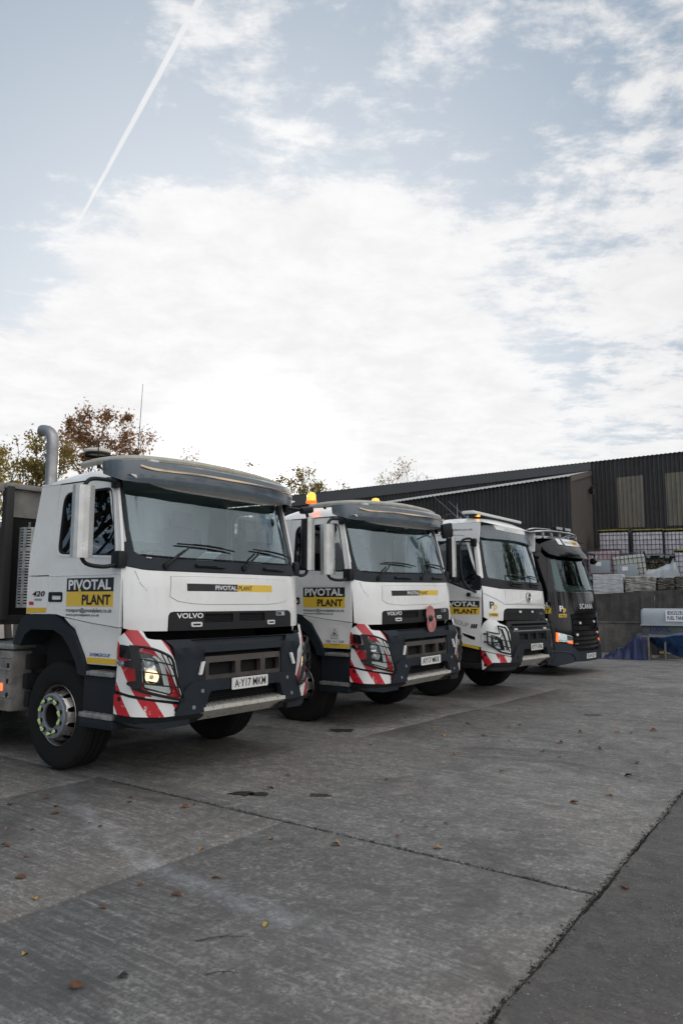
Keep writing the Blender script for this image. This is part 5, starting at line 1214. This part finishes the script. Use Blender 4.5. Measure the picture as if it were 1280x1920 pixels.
for i in range(n+1):
    t=-14+i*.08+.05; h=.035*(i%2); p=C0+E_*t-Nn*.15; q=C0+E_*t+Nn*7.62
    vs+=[(p.x,p.y,lt(t)+h-.02),(q.x,q.y,lt(t)+h+1.36)]
mesh_obj('roof_sheet',vs,[(2*i,2*i+2,2*i+3,2*i+1) for i in range(n)],roofm,lean,20)
fl=empty('floodlight',tuple(C0+Nn*6.05+E_*.04+Vector((0,0,6.38))),(0,0,RZ)); tag(fl,'twin floodlight mounted high on the side of the lean-to shed','floodlight')
MB().box((.10,-.05,0),(.16,.10,.10),.02).build('bracket',dplas,fl)
for dx,dy,dz in ((.16,-.22,.06),(.14,.02,-.06)):
    hb_=MB().box((dx,dy,dz),(.16,.20,.22),.03,(.3,.5,.3)).build('lamp_head',dplas,fl); MB().box((dx+.075,dy+.01,dz-.03),(.01,.16,.18),.0,(.3,.5,.3)).build('lamp_glass',refl,hb_)
# IBC tanks
pvc=mat('yellowed_white_plastic',(.72,.70,.74),.45,noise_amt=.7,nscale=3,col2=(.36,.34,.38)); cagem=mat('dull_cage_tube',(.07,.07,.085),.5,metal=.4); yelcap=mat('mossy_yellow_top',(.40,.36,.06),.8,noise_amt=.9,nscale=8,col2=(.10,.10,.04)); palm=mat('pallet_blue_grey',(.22,.27,.30),.7)
def ibc(loc,rot,label,grp,tint=None,plate=False,top=True,h=1.0):
    o=empty('bulk_container',loc,rot); tag(o,label,'tank',grp)
    b=MB()
    b.box((0,0,.15+h*.47),(1.14,.94,h*.93),.07)
    bt=b.build('bottle',tint or pvc,o)
    fl_=MB()
    for k in range(9): fl_.box((-.5+k*.125,-.475,.15+h*.47),(.05,.02,h*.8),.012)
    fl_.build('bottle_ribs',tint or pvc,bt)
    c=MB(); r=.011
    zs=[.16+h*k/5 for k in range(6)]
    for z in zs: c.tube([(-.6,-.5,z),(.6,-.5,z),(.6,.5,z),(-.6,.5,z)],r,5,closed=True)
    for k in range(9):
        x=-.6+k*.15
        for y in (-.5,.5): c.tube([(x,y,.14),(x,y,.16+h)],r*.8,4)
    for k in range(1,7):
        for x in (-.6,.6): c.tube([(x,-.5+k/7,.14),(x,-.5+k/7,.16+h)],r*.8,4)
    c.build('cage',cagem,o)
    MB().box((0,0,.115),(1.2,1.0,.05),.01).box((-.5,0,.05),(.14,1.0,.09),.01).box((0,0,.05),(.14,1.0,.09),.01).box((.5,0,.05),(.14,1.0,.09),.01).build('pallet',palm,o)
    if top: 
        m_=MB(); m_.tube([(-.6,-.5,.17+h),(.6,-.5,.17+h),(.6,.5,.17+h),(-.6,.5,.17+h)],.028,6,closed=True); m_.box((0,0,.165+h),(1.18,.98,.03),.01); m_.build('top_rim',yelcap,o)
    if plate:
        MB().box((-.12,-.52,.15+h*.35),(.72,.015,h*.5),.004).build('info_plate',mat('grey_label_sheet',(.30,.34,.37),.5),o); MB().box((-.18,-.53,.15+h*.45),(.2,.01,.15),.0).build('paper_label',paper,o)
    return o
D1=7.6
for i,(px,lab) in enumerate(((1152,'caged bulk liquid tank with mossy yellow rim, leftmost of the upper row'),(1215,'caged bulk liquid tank with mossy yellow rim, second of the upper row'),(1275,'caged bulk liquid tank with mossy yellow rim at the right edge, upper row'))):
    t=t_at(px,D1); ibc(WF(t,D1,z_at(1046.5,px,D1-.5)),(0,0,RZ),lab,'caged bulk tanks stored above the wall')
pink=mat('pinkish_plastic',(.42,.30,.32),.5,noise_amt=.6,nscale=3,col2=(.5,.42,.42)); milky=mat('milky_plastic',(.55,.55,.50),.5,noise_amt=.6,nscale=4,col2=(.40,.40,.36))
D2=4.6
for px,rot,lab,tn,pl_,yb in ((1132,(0,.0,RZ),'pinkish caged bulk tank with a grey plate and white label, lower row',pink,True,1084),(1181,(0,-.10,RZ+.1),'milky caged bulk tank leaning over, lower row',milky,True,1092),(1296,(0,0,RZ),'caged bulk tank with purple tint at the right edge, lower row',pvc,False,1088)):
    t=t_at(px,D2); o=ibc(WF(t,D2,z_at(yb,px,D2-.5)-.06),rot,lab,'caged bulk tanks stored above the wall',tn,pl_,px>1250)
# support tanks under the upper row are hidden; one row of pallets carries them
sup=MB(); 
for px in (1152,1215,1275):
    t=t_at(px,D1); z1=z_at(1046.5,px,D1-.5)
    sup=MB()
    for z in [1.85+k*.2 for k in range(int((z1-1.85)/.2))]: sup.box(WF(t,D1,z+.08),(1.15,.95,.15),.0,(0,0,RZ))
    tag(sup.build('pallet_stack',darkm),'dark pallets stacked under the %s caged tank of the upper row'%{1152:'leftmost',1215:'second',1275:'rightmost'}[px],'pallets','pallet stacks under the tanks')
# slumped white liner bag
t=t_at(1238,D2-.3); vs=[];fs=[];nx,ny=26,14
zb=z_at(1081,1238,D2-.3)
for j in range(ny+1):
    for i in range(nx+1):
        a=-1+2*i/nx; b=j/ny*PI
        hx=.62*a; prof=.42+.10*math.sin(a*3)+ (.30*max(0,1-abs(a-.72)/.22))
        r=prof*(1-.55*abs(a)**6)
        vs.append((hx+.03*noise.noise((a*3,b,2)), -.34*math.cos(b)*(1-.3*abs(a)**4)+.03*noise.noise((a*4,b*2,7)), r*math.sin(b)**.7+.03*noise.noise((a*5,b*3,1))))
for j in range(ny):
    for i in range(nx): k=j*(nx+1)+i; fs.append((k,k+1,k+nx+2,k+nx+1))
bag=mesh_obj('liner_bag',vs,fs,mat('milky_liner',(.50,.52,.53),.4,noise_amt=.8,nscale=2.5,col2=(.28,.31,.34))); bag.location=WF(t,D2-.3,zb-.05); bag.rotation_euler=(0,0,RZ); tag(bag,'slumped milky plastic liner bag lying between the caged tanks','bag')
# stacks of folded white sheets on the wall
shm=mat('folded_white_sheet',(.80,.81,.82),.55,noise_amt=.6,nscale=6,col2=(.42,.42,.42)); shm2=mat('dirty_white_sheet',(.68,.66,.60),.6,noise_amt=.8,nscale=6,col2=(.13,.12,.10))
shm3=mat('brown_dirty_sheet',(.34,.31,.27),.6,noise_amt=.95,nscale=6,col2=(.07,.06,.05))
random.seed(11)
for px0,px1,yt,m_,lab,mess in ((1108,1166,1077,shm,'neat stack of folded white plastic sheets beside the black truck',.006),(1168,1227,1080,shm2,'second stack of folded white sheets, slightly untidy, middle of the wall',.016),(1229,1261,1083,shm3,'narrow stack of dirty crumpled sheets, third from the black truck',.03),(1262,1325,1080,shm3,'brownish stack of dirty sheets on the wall at the right edge',.028)):
    D3=1.1; t0,t1_=t_at(px0,D3-.5),t_at(px1,D3-.5); tc_=(t0+t1_)/2; W=t1_-t0-.03
    z0=wtop(tc_)-.02; z1=z_at(yt,(px0+px1)/2,D3-.5); n=15
    st=empty('sheet_stack',WF(tc_,D3,z0),(0,0,RZ)); tag(st,lab,'stack','stacks of folded sheets on the wall')
    hh=(z1-z0)/n
    for k in range(n):
        vs=[];fs=[];nx=10; dx=random.uniform(-mess,mess)*1.5; ww=W*(1-random.uniform(0,mess*2))
        for i in range(nx+1):
            x=-ww/2+ww*i/nx+dx; y=-.48+random.uniform(-mess,mess)*1.2; wv=mess*noise.noise((x*3,k*1.7,0))*1.6
            zb_,zt_=k*hh+wv+hh*.08,(k+1)*hh+wv-hh*.10
            vs+=[(x,y+.01,zb_),(x,y-.008,(zb_*.7+zt_*.3)),(x,y-.008,(zb_*.3+zt_*.7)),(x,y+.012,zt_),(x,.48,zt_),(x,.48,zb_)]
        for i in range(nx):
            for q in range(6): a=i*6+q;b=i*6+(q+1)%6; fs.append((a,b,b+6,a+6))
        fs+=[tuple(range(6))[::-1],tuple(range(nx*6,nx*6+6))]
        mesh_obj('folded_sheet',vs,fs,m_,st,50)
# plastic shred hanging off the third stack
# weeds
gr=mat('dry_weed_leaf',(.10,.10,.04),.8,noise_amt=.8,nscale=3,col2=(.16,.11,.05)); wm=MB(); random.seed(5)
for k in range(900):
    px=random.uniform(1190,1250); t=t_at(px,6.2)+random.uniform(-.1,.1); z=z_at(1072,1220,6.2)+random.uniform(0,.55)*random.random(); p=Vector(WF(t,6.2+random.uniform(-.4,.4),z)); a=random.uniform(0,6.3); s_=random.uniform(.03,.07)
    d1=Vector((math.cos(a),math.sin(a),random.uniform(-.3,1)))*s_; d2=Vector((-math.sin(a),math.cos(a),random.uniform(-.4,.4)))*s_*.4
    wm.add([p-d1,p+d2,p+d1,p-d2],[(0,1,2,3)])
wm.build('weeds',gr,None,recalc=False,kind='stuff',label='dry weeds growing among the stored tanks')
# fuel tank
ft=mat('pale_blue_grey_tank',(.36,.40,.42),.45,noise_amt=.6,nscale=3,col2=(.28,.31,.32)); fd=mat('grubby_tank_base',(.10,.115,.12),.6,noise_amt=.7,nscale=4,col2=(.05,.05,.05))
DT=-.95; tt=t_at(1195,DT-.4); zt=z_at(1141,1240,DT-.4); zm=z_at(1172,1240,DT-.4); zl=z_at(1191,1240,DT-.4)
tk=empty('fuel_tank',WF(tt,DT,0),(0,0,RZ)); tag(tk,'pale grey fuel tank lettered FUEL TANK on a dark base beside the blue tarpaulin','fuel tank')
pf=[(-.40,zm)]+[(-.40*math.cos(a)**.6 if math.cos(a)>0 else .40*(-math.cos(a))**.6, zm+(zt-zm)*math.sin(a)**.75) for a in [PI*k/16 for k in range(1,16)]]+[(.40,zm)]
dom=MB(); n=len(pf); LT=3.0
for x,s_ in ((.0,.88),(.03,.96),(.09,1.0),(LT,1.0)): dom.v+=[(x,y*s_,zm+(z-zm)*s_) for y,z in pf]
dom.f+=[(i*n+k,i*n+k+1,(i+1)*n+k+1,(i+1)*n+k) for i in range(3) for k in range(n-1)]+[tuple(range(n))[::-1]]
dom.build('tank_shell',ft,tk); MB().box((LT/2,0,zm-.01),(LT+.04,.86,.03),.008).build('tank_flange',ft,tk)
MB().box((LT/2,0,(zl+zm)/2-.02),(LT-.06,.72,zm-zl),.05).build('tank_base',fd,tk)
for x in (.5,1.6,2.7): MB().box((x,0,zl/2-.1),(.16,.7,zl+.15),.01).build('tank_cradle',darkm,tk)
sx0=t_at(1241,DT-.4)-tt; sx1=t_at(1281,DT-.4)-tt; fs_=flat((0,-.415,0),(1,0,0),(0,0,1),(0,-1,0)); za,zb2=z_at(1165.5,1260,DT-.4),z_at(1143.5,1260,DT-.4)
sg_=panel('tank_sign',fs_,rect(sx0,za,sx1,zb2),wht,tk,.01,.012,(),.3); hh=zb2-za; ww=sx1-sx0
panel('sign_band',fs_,rect(sx0+ww*.1,za+hh*.58,sx1-ww*.08,zb2-hh*.10),hubm,sg_,.012,.002,(),.3)
text('lettering','CIVILS',fs_,sx0+ww*.18,za+hh*.63,ww*.66,hh*.23,wht,sg_,.016,.02); text('lettering','FUEL TANK',fs_,sx0+ww*.08,za+hh*.14,ww*.84,hh*.32,bluef,sg_,.014,.025)
bx0=t_at(1211,DT-.36)-tt; bx1=t_at(1250,DT-.36)-tt; fb=flat((0,-.362,0),(1,0,0),(0,0,1),(0,-1,0))
text('lettering','1000L',fb,bx0,z_at(1184,1230,DT-.36),bx1-bx0,z_at(1174,1230,DT-.36)-z_at(1184,1230,DT-.36),mat('deep_blue_lettering',(.015,.03,.12),.5),tk,.004,.03)
# blue tarpaulin over a frame
tarpm=mat('blue_tarpaulin',(.002,.006,.036),.5,noise_amt=.7,nscale=3,col2=(.006,.018,.09),bump=.4,bscale=5)
DP=-3.3; ta=t_at(1122,DP); tb_=t_at(1207,DP); gzz=gz(*WF(ta,DP,0)[:2])
vs=[];fs=[];nx,ny=44,22; Ht=z_at(1191,1190,DP)-gzz
for j in range(ny+1):
    for i in range(nx+1):
        a=i/nx; b=j/ny; t=ta+(tb_-ta)*a
        env=Ht*_lin([(0,.02),(.15,.16),(.35,.30),(.5,.42),(.65,.72),(.75,.97),(1,1.0)],a)
        prof=_lin([(0,0),(.18,.80),(.32,1.0),(.8,.95),(1,.0)],b)
        fold=.10*noise.noise((a*6,b*3,1))+.06*noise.noise((a*17,b*7,4))+.04*abs(noise.noise((a*11-b*5,b*4,14)))+.035*abs(noise.noise((a*5+b*6,b*2,8)))
        z=max(0.0,env*prof+fold*(.3+prof)*min(1,env*4+.3))+gzz+.005
        y=DP-.35+b*1.2+.10*noise.noise((a*9,b*1.2,3))*(1-b)
        vs.append(WF(t,y,z))
for j in range(ny):
    for i in range(nx): k=j*(nx+1)+i; fs.append((k,k+1,k+nx+2,k+nx+1))
tp=mesh_obj('tarpaulin',vs,fs,tarpm); tag(tp,'crumpled dark blue tarpaulin sloping down to the ground beside the black truck','tarpaulin')
fr=empty('wooden_frame',WF(tb_,DP,gzz),(0,0,RZ)); tag(fr,'low open timber frame under the edge of the blue tarpaulin','frame')
wood=mat('grey_timber',(.20,.18,.155),.8,noise_amt=.7,nscale=9,col2=(.12,.10,.085)); x2=t_at(1238,DP)-tb_
for x,y in ((.02,-.33),(x2,-.1),(.02,.6),(x2,.75)): MB().box((x,y,Ht*.48),(.05,.05,Ht*.97),.004).build('post',wood,fr)
MB().box((x2/2,-.2,Ht*.97),(x2+.35,.05,.035),.004,(0,0,.2)).build('rail',wood,fr); MB().box((x2/2,.65,Ht*.97),(x2+.2,.05,.035),.004).build('rail',wood,fr)
vs=[];fs=[];nx,ny=18,16; tarpm2=mat('light_blue_tarpaulin',(.004,.018,.07),.4,noise_amt=.7,nscale=4,col2=(.02,.10,.24),bump=.4,bscale=6)
for j in range(ny+1):
    for i in range(nx+1):
        a=i/nx;b=j/ny; t=tb_+.02+a*(x2+.45); hang=max(0,b-.35)/.65
        z=gzz+Ht*(1.02-.06*math.sin(a*5))-hang*Ht*.95*(.25+.75*min(1,a*1.15))+.03*noise.noise((a*6,b*6,2)); y=DP+.70-.95*min(1,b/.35)-.25*hang*0+ .9*hang*.4+.05*noise.noise((a*8,b*3,5))
        vs.append(WF(t,y,max(z,gzz+.01)))
for j in range(ny):
    for i in range(nx): k=j*(nx+1)+i; fs.append((k,k+1,k+nx+2,k+nx+1))
o=mesh_obj('tarpaulin',vs,fs,tarpm2); tag(o,'lighter blue tarpaulin draped over the low timber frame under the fuel tank','tarpaulin')
pt=t_at(1268,-2.2); pl=empty('timber_pallet',WF(pt,-2.2,gzz),(0,0,RZ)); tag(pl,'dark timber pallet lying on the ground under the fuel tank','pallet')
for y in (-.45,0,.45): MB().box((0,y,.06),(1.2,.1,.09),.005).build('bearer',wood,pl)
for k in range(7): MB().box((-.54+k*.18,0,.125),(.11,1.0,.022),.003).build('board',mat('ochre_timber',(.22,.13,.05),.8) if k==0 else wood,pl)

# ------------------------------------------------------------------ trees
barkm=mat('dark_bark',(.055,.045,.038),.9,noise_amt=.7,nscale=10,col2=(.09,.08,.07))
def leafmat(name,c1,c2,c3):
    m=bpy.data.materials.new(name); m.use_nodes=True; t=m.node_tree; b=t.nodes['Principled BSDF']; l=t.links.new
    g=t.nodes.new('ShaderNodeNewGeometry'); r=t.nodes.new('ShaderNodeValToRGB'); l(g.outputs['Random Per Island'],r.inputs[0])
    r.color_ramp.elements[0].color=(*c1,1); r.color_ramp.elements[1].color=(*c3,1); e=r.color_ramp.elements.new(.5); e.color=(*c2,1)
    l(r.outputs[0],b.inputs['Base Color']); b.inputs['Roughness'].default_value=.7
    tr=t.nodes.new('ShaderNodeBsdfTranslucent'); l(r.outputs[0],tr.inputs[0]); x=t.nodes.new('ShaderNodeMixShader'); x.inputs[0].default_value=.6; o=t.nodes['Material Output']
    l(b.outputs[0],x.inputs[1]); l(tr.outputs[0],x.inputs[2]); l(x.outputs[0],o.inputs[0]); return m
lv_brown=leafmat('brown_oak_leaf',(.18,.09,.045),(.30,.15,.08),(.24,.17,.07)); lv_olive=leafmat('olive_autumn_leaf',(.14,.14,.04),(.24,.19,.05),(.32,.20,.06)); lv_dark=leafmat('dark_evergreen_leaf',(.03,.045,.02),(.05,.07,.03),(.07,.08,.03)); lv_grey=leafmat('pale_autumn_leaf',(.26,.22,.13),(.34,.25,.13),(.22,.20,.10))
def tree(label,h,w,lm,dens,seed,cat='tree',leaf=.10,group='trees beyond the yard',bare=.28,trunk_r=.16,spread=.62):
    rnd_=random.Random(seed); tb=MB(); lv=MB(); tips=[]
    def grow(p,d,L_,r,lev):
        q=p+d*L_; mid=(p+q)/2+Vector((rnd_.uniform(-1,1),rnd_.uniform(-1,1),rnd_.uniform(-.3,.3)))*L_*.08
        tb.tube([p,mid,q],[r,r*.68],6 if lev<2 else (4 if lev<4 else 3),False)
        if lev>=5 or L_<.14: tips.append((q,d)); return
        if lev>=3: tips.append((mid,d))
        n=rnd_.choice([2,3,3] if lev<3 else [2,3])
        for k in range(n):
            ax=Vector((rnd_.uniform(-1,1),rnd_.uniform(-1,1),rnd_.uniform(-.25,.75))).normalized()
            nd=(d*(1-spread*.5)+ax*spread).normalized(); nd.z=nd.z*.9+.10
            pos=q if k<2 else mid
            grow(pos,nd.normalized(),L_*rnd_.uniform(.66,.86),r*.62,lev+1)
    bh=h*bare
    grow(Vector((0,0,0)),Vector((rnd_.uniform(-.05,.05),rnd_.uniform(-.05,.05),1)).normalized(),bh,trunk_r,0)
    zs=max(q.z for q,_ in tips); xr=sorted(abs(q.x) for q,_ in tips)[int(len(tips)*.95)]
    kz=h/zs; kx=w/2/xr
    tb.v=[(x*kx if z>bh*.8 else x,y*kx if z>bh*.8 else y,z*kz) for x,y,z in tb.v]
    for q,d in tips:
        c=Vector((q.x*kx,q.y*kx,q.z*kz)); dn=noise.noise(c*.55+Vector((seed,0,0)))
        n=int(dens*(1+2.2*dn)*rnd_.choice((.2,.6,1,2.2))); clump=rnd_.uniform(.12,.30)
        for k in range(max(0,n)):
            p=c+Vector((rnd_.gauss(0,1),rnd_.gauss(0,1),rnd_.gauss(0,1)))*clump
            a=Vector((rnd_.uniform(-1,1),rnd_.uniform(-1,1),rnd_.uniform(-1,1))).normalized(); b=a.cross(Vector((rnd_.uniform(-1,1),rnd_.uniform(-1,1),rnd_.uniform(-1,1)))).normalized(); s_=leaf*rnd_.uniform(.5,1.1)
            lv.add([p-a*s_,p+b*s_*.5,p+a*s_,p-b*s_*.5],[(0,1,2,3)])
    o=empty('tree'); tag(o,label,cat,group); tb.build('trunk',barkm,o,recalc=False); lv.build('crown',lm,o,recalc=False,angle=180); return o
def putt(o,px,y,rz=0,s=1):
    o.location=((px-640)/CF*y*1.0,y,-.3); o.rotation_euler=(0,0,rz); o.scale=(s,s,s); return o
A_=putt(tree('olive and brown autumn tree at the left edge behind the tipper body',8.7,4.6,lv_olive,32,4,leaf=.10),25,32)
A2=copy_tree(A_); A2['label']='autumn tree partly outside the left edge of the picture'; putt(A2,-75,36,2.1,1.1)
B_=putt(tree('tall rust brown oak rising behind the exhaust stack of the nearest truck',12.1,4.9,lv_brown,40,9,leaf=.11,spread=.66),180,40)
C_=putt(tree('thin sparse tree tip showing over the roof of the nearest truck',10.6,3.8,lv_grey,16,12,leaf=.09),392,45)
D_=putt(tree('olive tree in the sun glare between the first two trucks',9.6,5.4,lv_olive,30,21,leaf=.10),560,45)
E2=putt(tree('pale sparse tree between the amber beacons and the shed roof',10.9,5.6,lv_grey,26,33,leaf=.10),722,50)
F2=copy_tree(C_); F2['label']='small pale tree just behind the first amber beacon'; putt(F2,640,47,1.2,.80)
F3=copy_tree(D_); F3['label']='low olive tree left of the sun glare behind the second truck'; putt(F3,500,50,2.0,.93)
# trees across the yard, seen in the windscreens and side windows
Rr=[(24,-12,1.0),(17,-22,1.15),(31,-4,.95),(-19,-2,1.0),(-20,4,.95),(-22,9,1.05),(33,12,1.0),(30,19,.85),(-18,12,1.1),(-15,-9,1.2),(29,5,1.1),(35,25,1.2),(-24,14,1.2),(5,-24,1.1),(22,22,1.0),(26,27,1.1),(29,21,1.1),(24,17,1.0),(31,30,1.2)]
G0=tree('dark evergreen tree behind the camera mirrored in the windscreens',9.5,5.5,lv_dark,9,55,group='trees across the yard behind the camera',leaf=.2,bare=.15)
for i,(x,y,s_) in enumerate(Rr):
    o=G0 if i==0 else copy_tree(G0); o.location=(x,y,-.1); o.rotation_euler=(0,0,i*1.3); o.scale=(s_,s_,s_)
# ------------------------------------------------------------------ fallen leaves, twigs, joint debris
def gpix(px,py):
    d=pixdir(px,py); z=0
    for _ in range(3):
        t=(z-1.6702)/d.z; z=gz(d.x*t,d.y*t)
    return Vector((d.x*t,d.y*t,z))
def leafmesh(name,m,seed,lobed=False):
    r_=random.Random(seed); vs=[];n=9
    for i in range(n):
        t=i/(n-1); wd=math.sin(PI*t**.8)*.30*(1+(.35*math.sin(t*19) if lobed else 0)); x=t-.5; c=.10*math.sin(t*PI)+.05*math.sin(t*7+seed)
        vs+=[(x,-wd,c+wd*.35*(1+.6*math.sin(t*5+seed))),(x,0,c*.5+.02),(x,wd,c+wd*.45)]
    fs=[(i*3+k,(i+1)*3+k,(i+1)*3+k+1,i*3+k+1) for i in range(n-1) for k in range(2)]
    vs+=[(.5,-.012,.02),(.72,-.01,.04),(.72,.012,.04),(.5,.012,.02)]; fs.append((27,28,29,30))
    me=bpy.data.meshes.new(name); me.from_pydata(vs,[],fs); me.materials.append(m); finish(me,80); return me
lbm=mat('brown_dead_leaf',(.17,.065,.02),.6,noise_amt=.8,nscale=3,col2=(.09,.035,.015)); lym=mat('yellow_dead_leaf',(.50,.33,.04),.55,noise_amt=.6,nscale=4,col2=(.35,.2,.03)); ltm=mat('tan_dead_leaf',(.33,.20,.10),.65,noise_amt=.7,nscale=3,col2=(.2,.11,.05)); ldm=mat('black_wet_leaf',(.018,.016,.014),.5)
LM=[leafmesh('fallen_leaf',lbm,1),leafmesh('fallen_leaf',lbm,2,True),leafmesh('fallen_leaf',lbm,3)]; LY=leafmesh('fallen_leaf',lym,4); LT_=leafmesh('fallen_leaf',ltm,5,True); LD=leafmesh('fallen_leaf',ldm,6)
Z2=lambda x,y:(x/2,1440+y/2); Z3=lambda x,y:(700+x/2.207,1480+y/2.207); Z1=lambda x,y:(600+x/1.882,1230+y/1.882)
LL=[(Z2(*p),k) for p,k in (((38,138),'b'),((175,115),'b'),((213,145),'b'),((207,172),'b'),((338,210),'b'),((377,220),'b'),((25,227),'t'),((122,232),'b'),((20,295),'b'),((97,335),'b'),((80,415),'b'),((132,492),'Y1'),((385,525),'b'),((527,440),'b'),((663,478),'b'),((810,413),'B2'),((998,590),'Y2'),((92,700),'Y3'),((287,825),'B1'),((490,112),'b'),((485,130),'b'),((655,105),'t'),((695,147),'b'),((730,138),'b'),((755,305),'t'),((1015,267),'t'),((1258,290),'t'),((1165,40),'t'),((1078,28),'b'),((1012,78),'b'),((460,785),'d'))]
LL+=[(Z3(*p),k) for p,k in (((832,58),'b'),((118,135),'b'),((220,153),'t'),((97,197),'b'),((262,245),'t'),((1150,153),'b'),((1035,408),'b'),((975,27),'t'),((300,143),'d'))]
LL+=[(Z1(*p),k) for p,k in (((178,315),'Y4'),((395,258),'t'),((435,280),'t'),((425,338),'t'),((475,345),'t'),((540,357),'t'),((665,300),'b'),((700,188),'b'),((703,245),'b'),((665,253),'b'),((845,308),'t'),((843,358),'t'),((785,337),'t'),((860,182),'b'),((808,403),'t'),((1040,378),'t'),((1115,378),'d'),((1045,270),'t'),((1095,275),'t'),((1175,265),'b'),((1225,338),'t'),((1130,440),'t'),((1085,425),'d'),((298,220),'d'),((577,283),'d'),((235,438),'d'),((118,335),'t'),((560,195),'b'),((520,240),'t'),((640,410),'b'),((920,270),'t'),((990,330),'t'),((1200,200),'b'),((1130,120),'b'))]
random.seed(21)
lab={'b':'small brown leaf lying on the concrete','t':'small pale tan leaf on the concrete','d':'small blackened leaf on the concrete','Y1':'bright yellow leaf near the joint at the left edge of the yard','Y2':'yellow tan leaf in the middle of the near slab','Y3':'yellow leaf low on the left of the near slab','Y4':'golden leaf on the concrete in front of the second truck','B1':'largest brown leaf, close to the camera at lower left','B2':'light brown lobed leaf at the end of the pale streak'}
grp={'b':'brown leaves scattered over the yard','t':'tan leaves scattered over the yard','d':'blackened leaves scattered over the yard'}
for (px,py),k in LL:
    me=LY if k[0]=='Y' else LT_ if k in('t','B2') else LD if k=='d' else random.choice(LM)
    p=gpix(px,py); s_={'B1':.075,'B2':.068,'Y1':.055,'Y2':.055,'Y3':.042,'Y4':.06}.get(k,random.choice((.030,.040,.048,.056,.062))*(1+.045*p.y))
    o=bpy.data.objects.new('fallen_leaf',me); col.objects.link(o); o.location=(p.x,p.y,p.z+.004); o.scale=(s_,s_*random.uniform(.8,1.2),s_*random.uniform(.6,1.3)); o.rotation_euler=(random.uniform(-.25,.25),random.uniform(-.25,.25),random.uniform(0,6.3))
    wh=' near the left edge' if px<110 else ' by the long slab joint' if (abs(py-(1415+.226*px))<28 and px<1130) else ' below the nearest truck' if px<420 and py<1600 else ' in the left foreground' if px<520 and py>1600 else ' in front of the second and third trucks' if py<1420 and px<950 else ' at the far right of the yard' if px>1100 else ' in the middle of the yard'
    tag(o,lab[k]+(wh if k in grp else ''),'leaf',(grp[k]+','+wh) if k in grp else None)
for (a,b,lb) in (((366,1766),(455,1757),'dark thin twig lying on the near slab left of centre'),((385,1829),(446,1826),'short dark twig lying nearest the camera on the slab')):
    p,q=gpix(*a),gpix(*b); m_=(p+q)/2+Vector((0,.01,.004)); o=MB().tube([p+Vector((0,0,.004)),m_+Vector((0,0,.006)),q+Vector((0,0,.004))],[.003,.0013],5,True,4).tube([m_,m_+Vector((.06,.03,.008))],[.002,.001],4).build('twig',barkm); tag(o,lb,'twig')
deb=MB(); random.seed(8)
def crumbs(u0,v0,u1,v1,n,sp):
    for k in range(n):
        t=random.random(); p=Vector(G(u0+(u1-u0)*t+random.gauss(0,sp),v0+(v1-v0)*t+random.gauss(0,sp),.0)); s_=random.uniform(.003,.010)
        if random.random()<.55: p.z-=.010
        v_=[p+Vector((random.uniform(-1,1),random.uniform(-1,1),random.uniform(-.2,.9)))*s_ for _ in range(4)]
        deb.add(v_,[(0,1,2),(0,2,3),(0,3,1),(1,3,2)])
crumbs(uB(1.8)-.0,1.8,uB(7.45),7.45,5200,.017); crumbs(-6.2,4.45,-1.55,4.45,3000,.010); crumbs(-5.4,11,-5.4,13.9,500,.03); crumbs(-6,14,2,14,500,.03)
deb.build('joint_debris',dirt,None,recalc=False,angle=180,kind='stuff',label='dark crumbs of dirt and moss along the slab joints')
print('TRIS',sum(len(o.data.polygons) for o in bpy.data.objects if o.type=='MESH'))
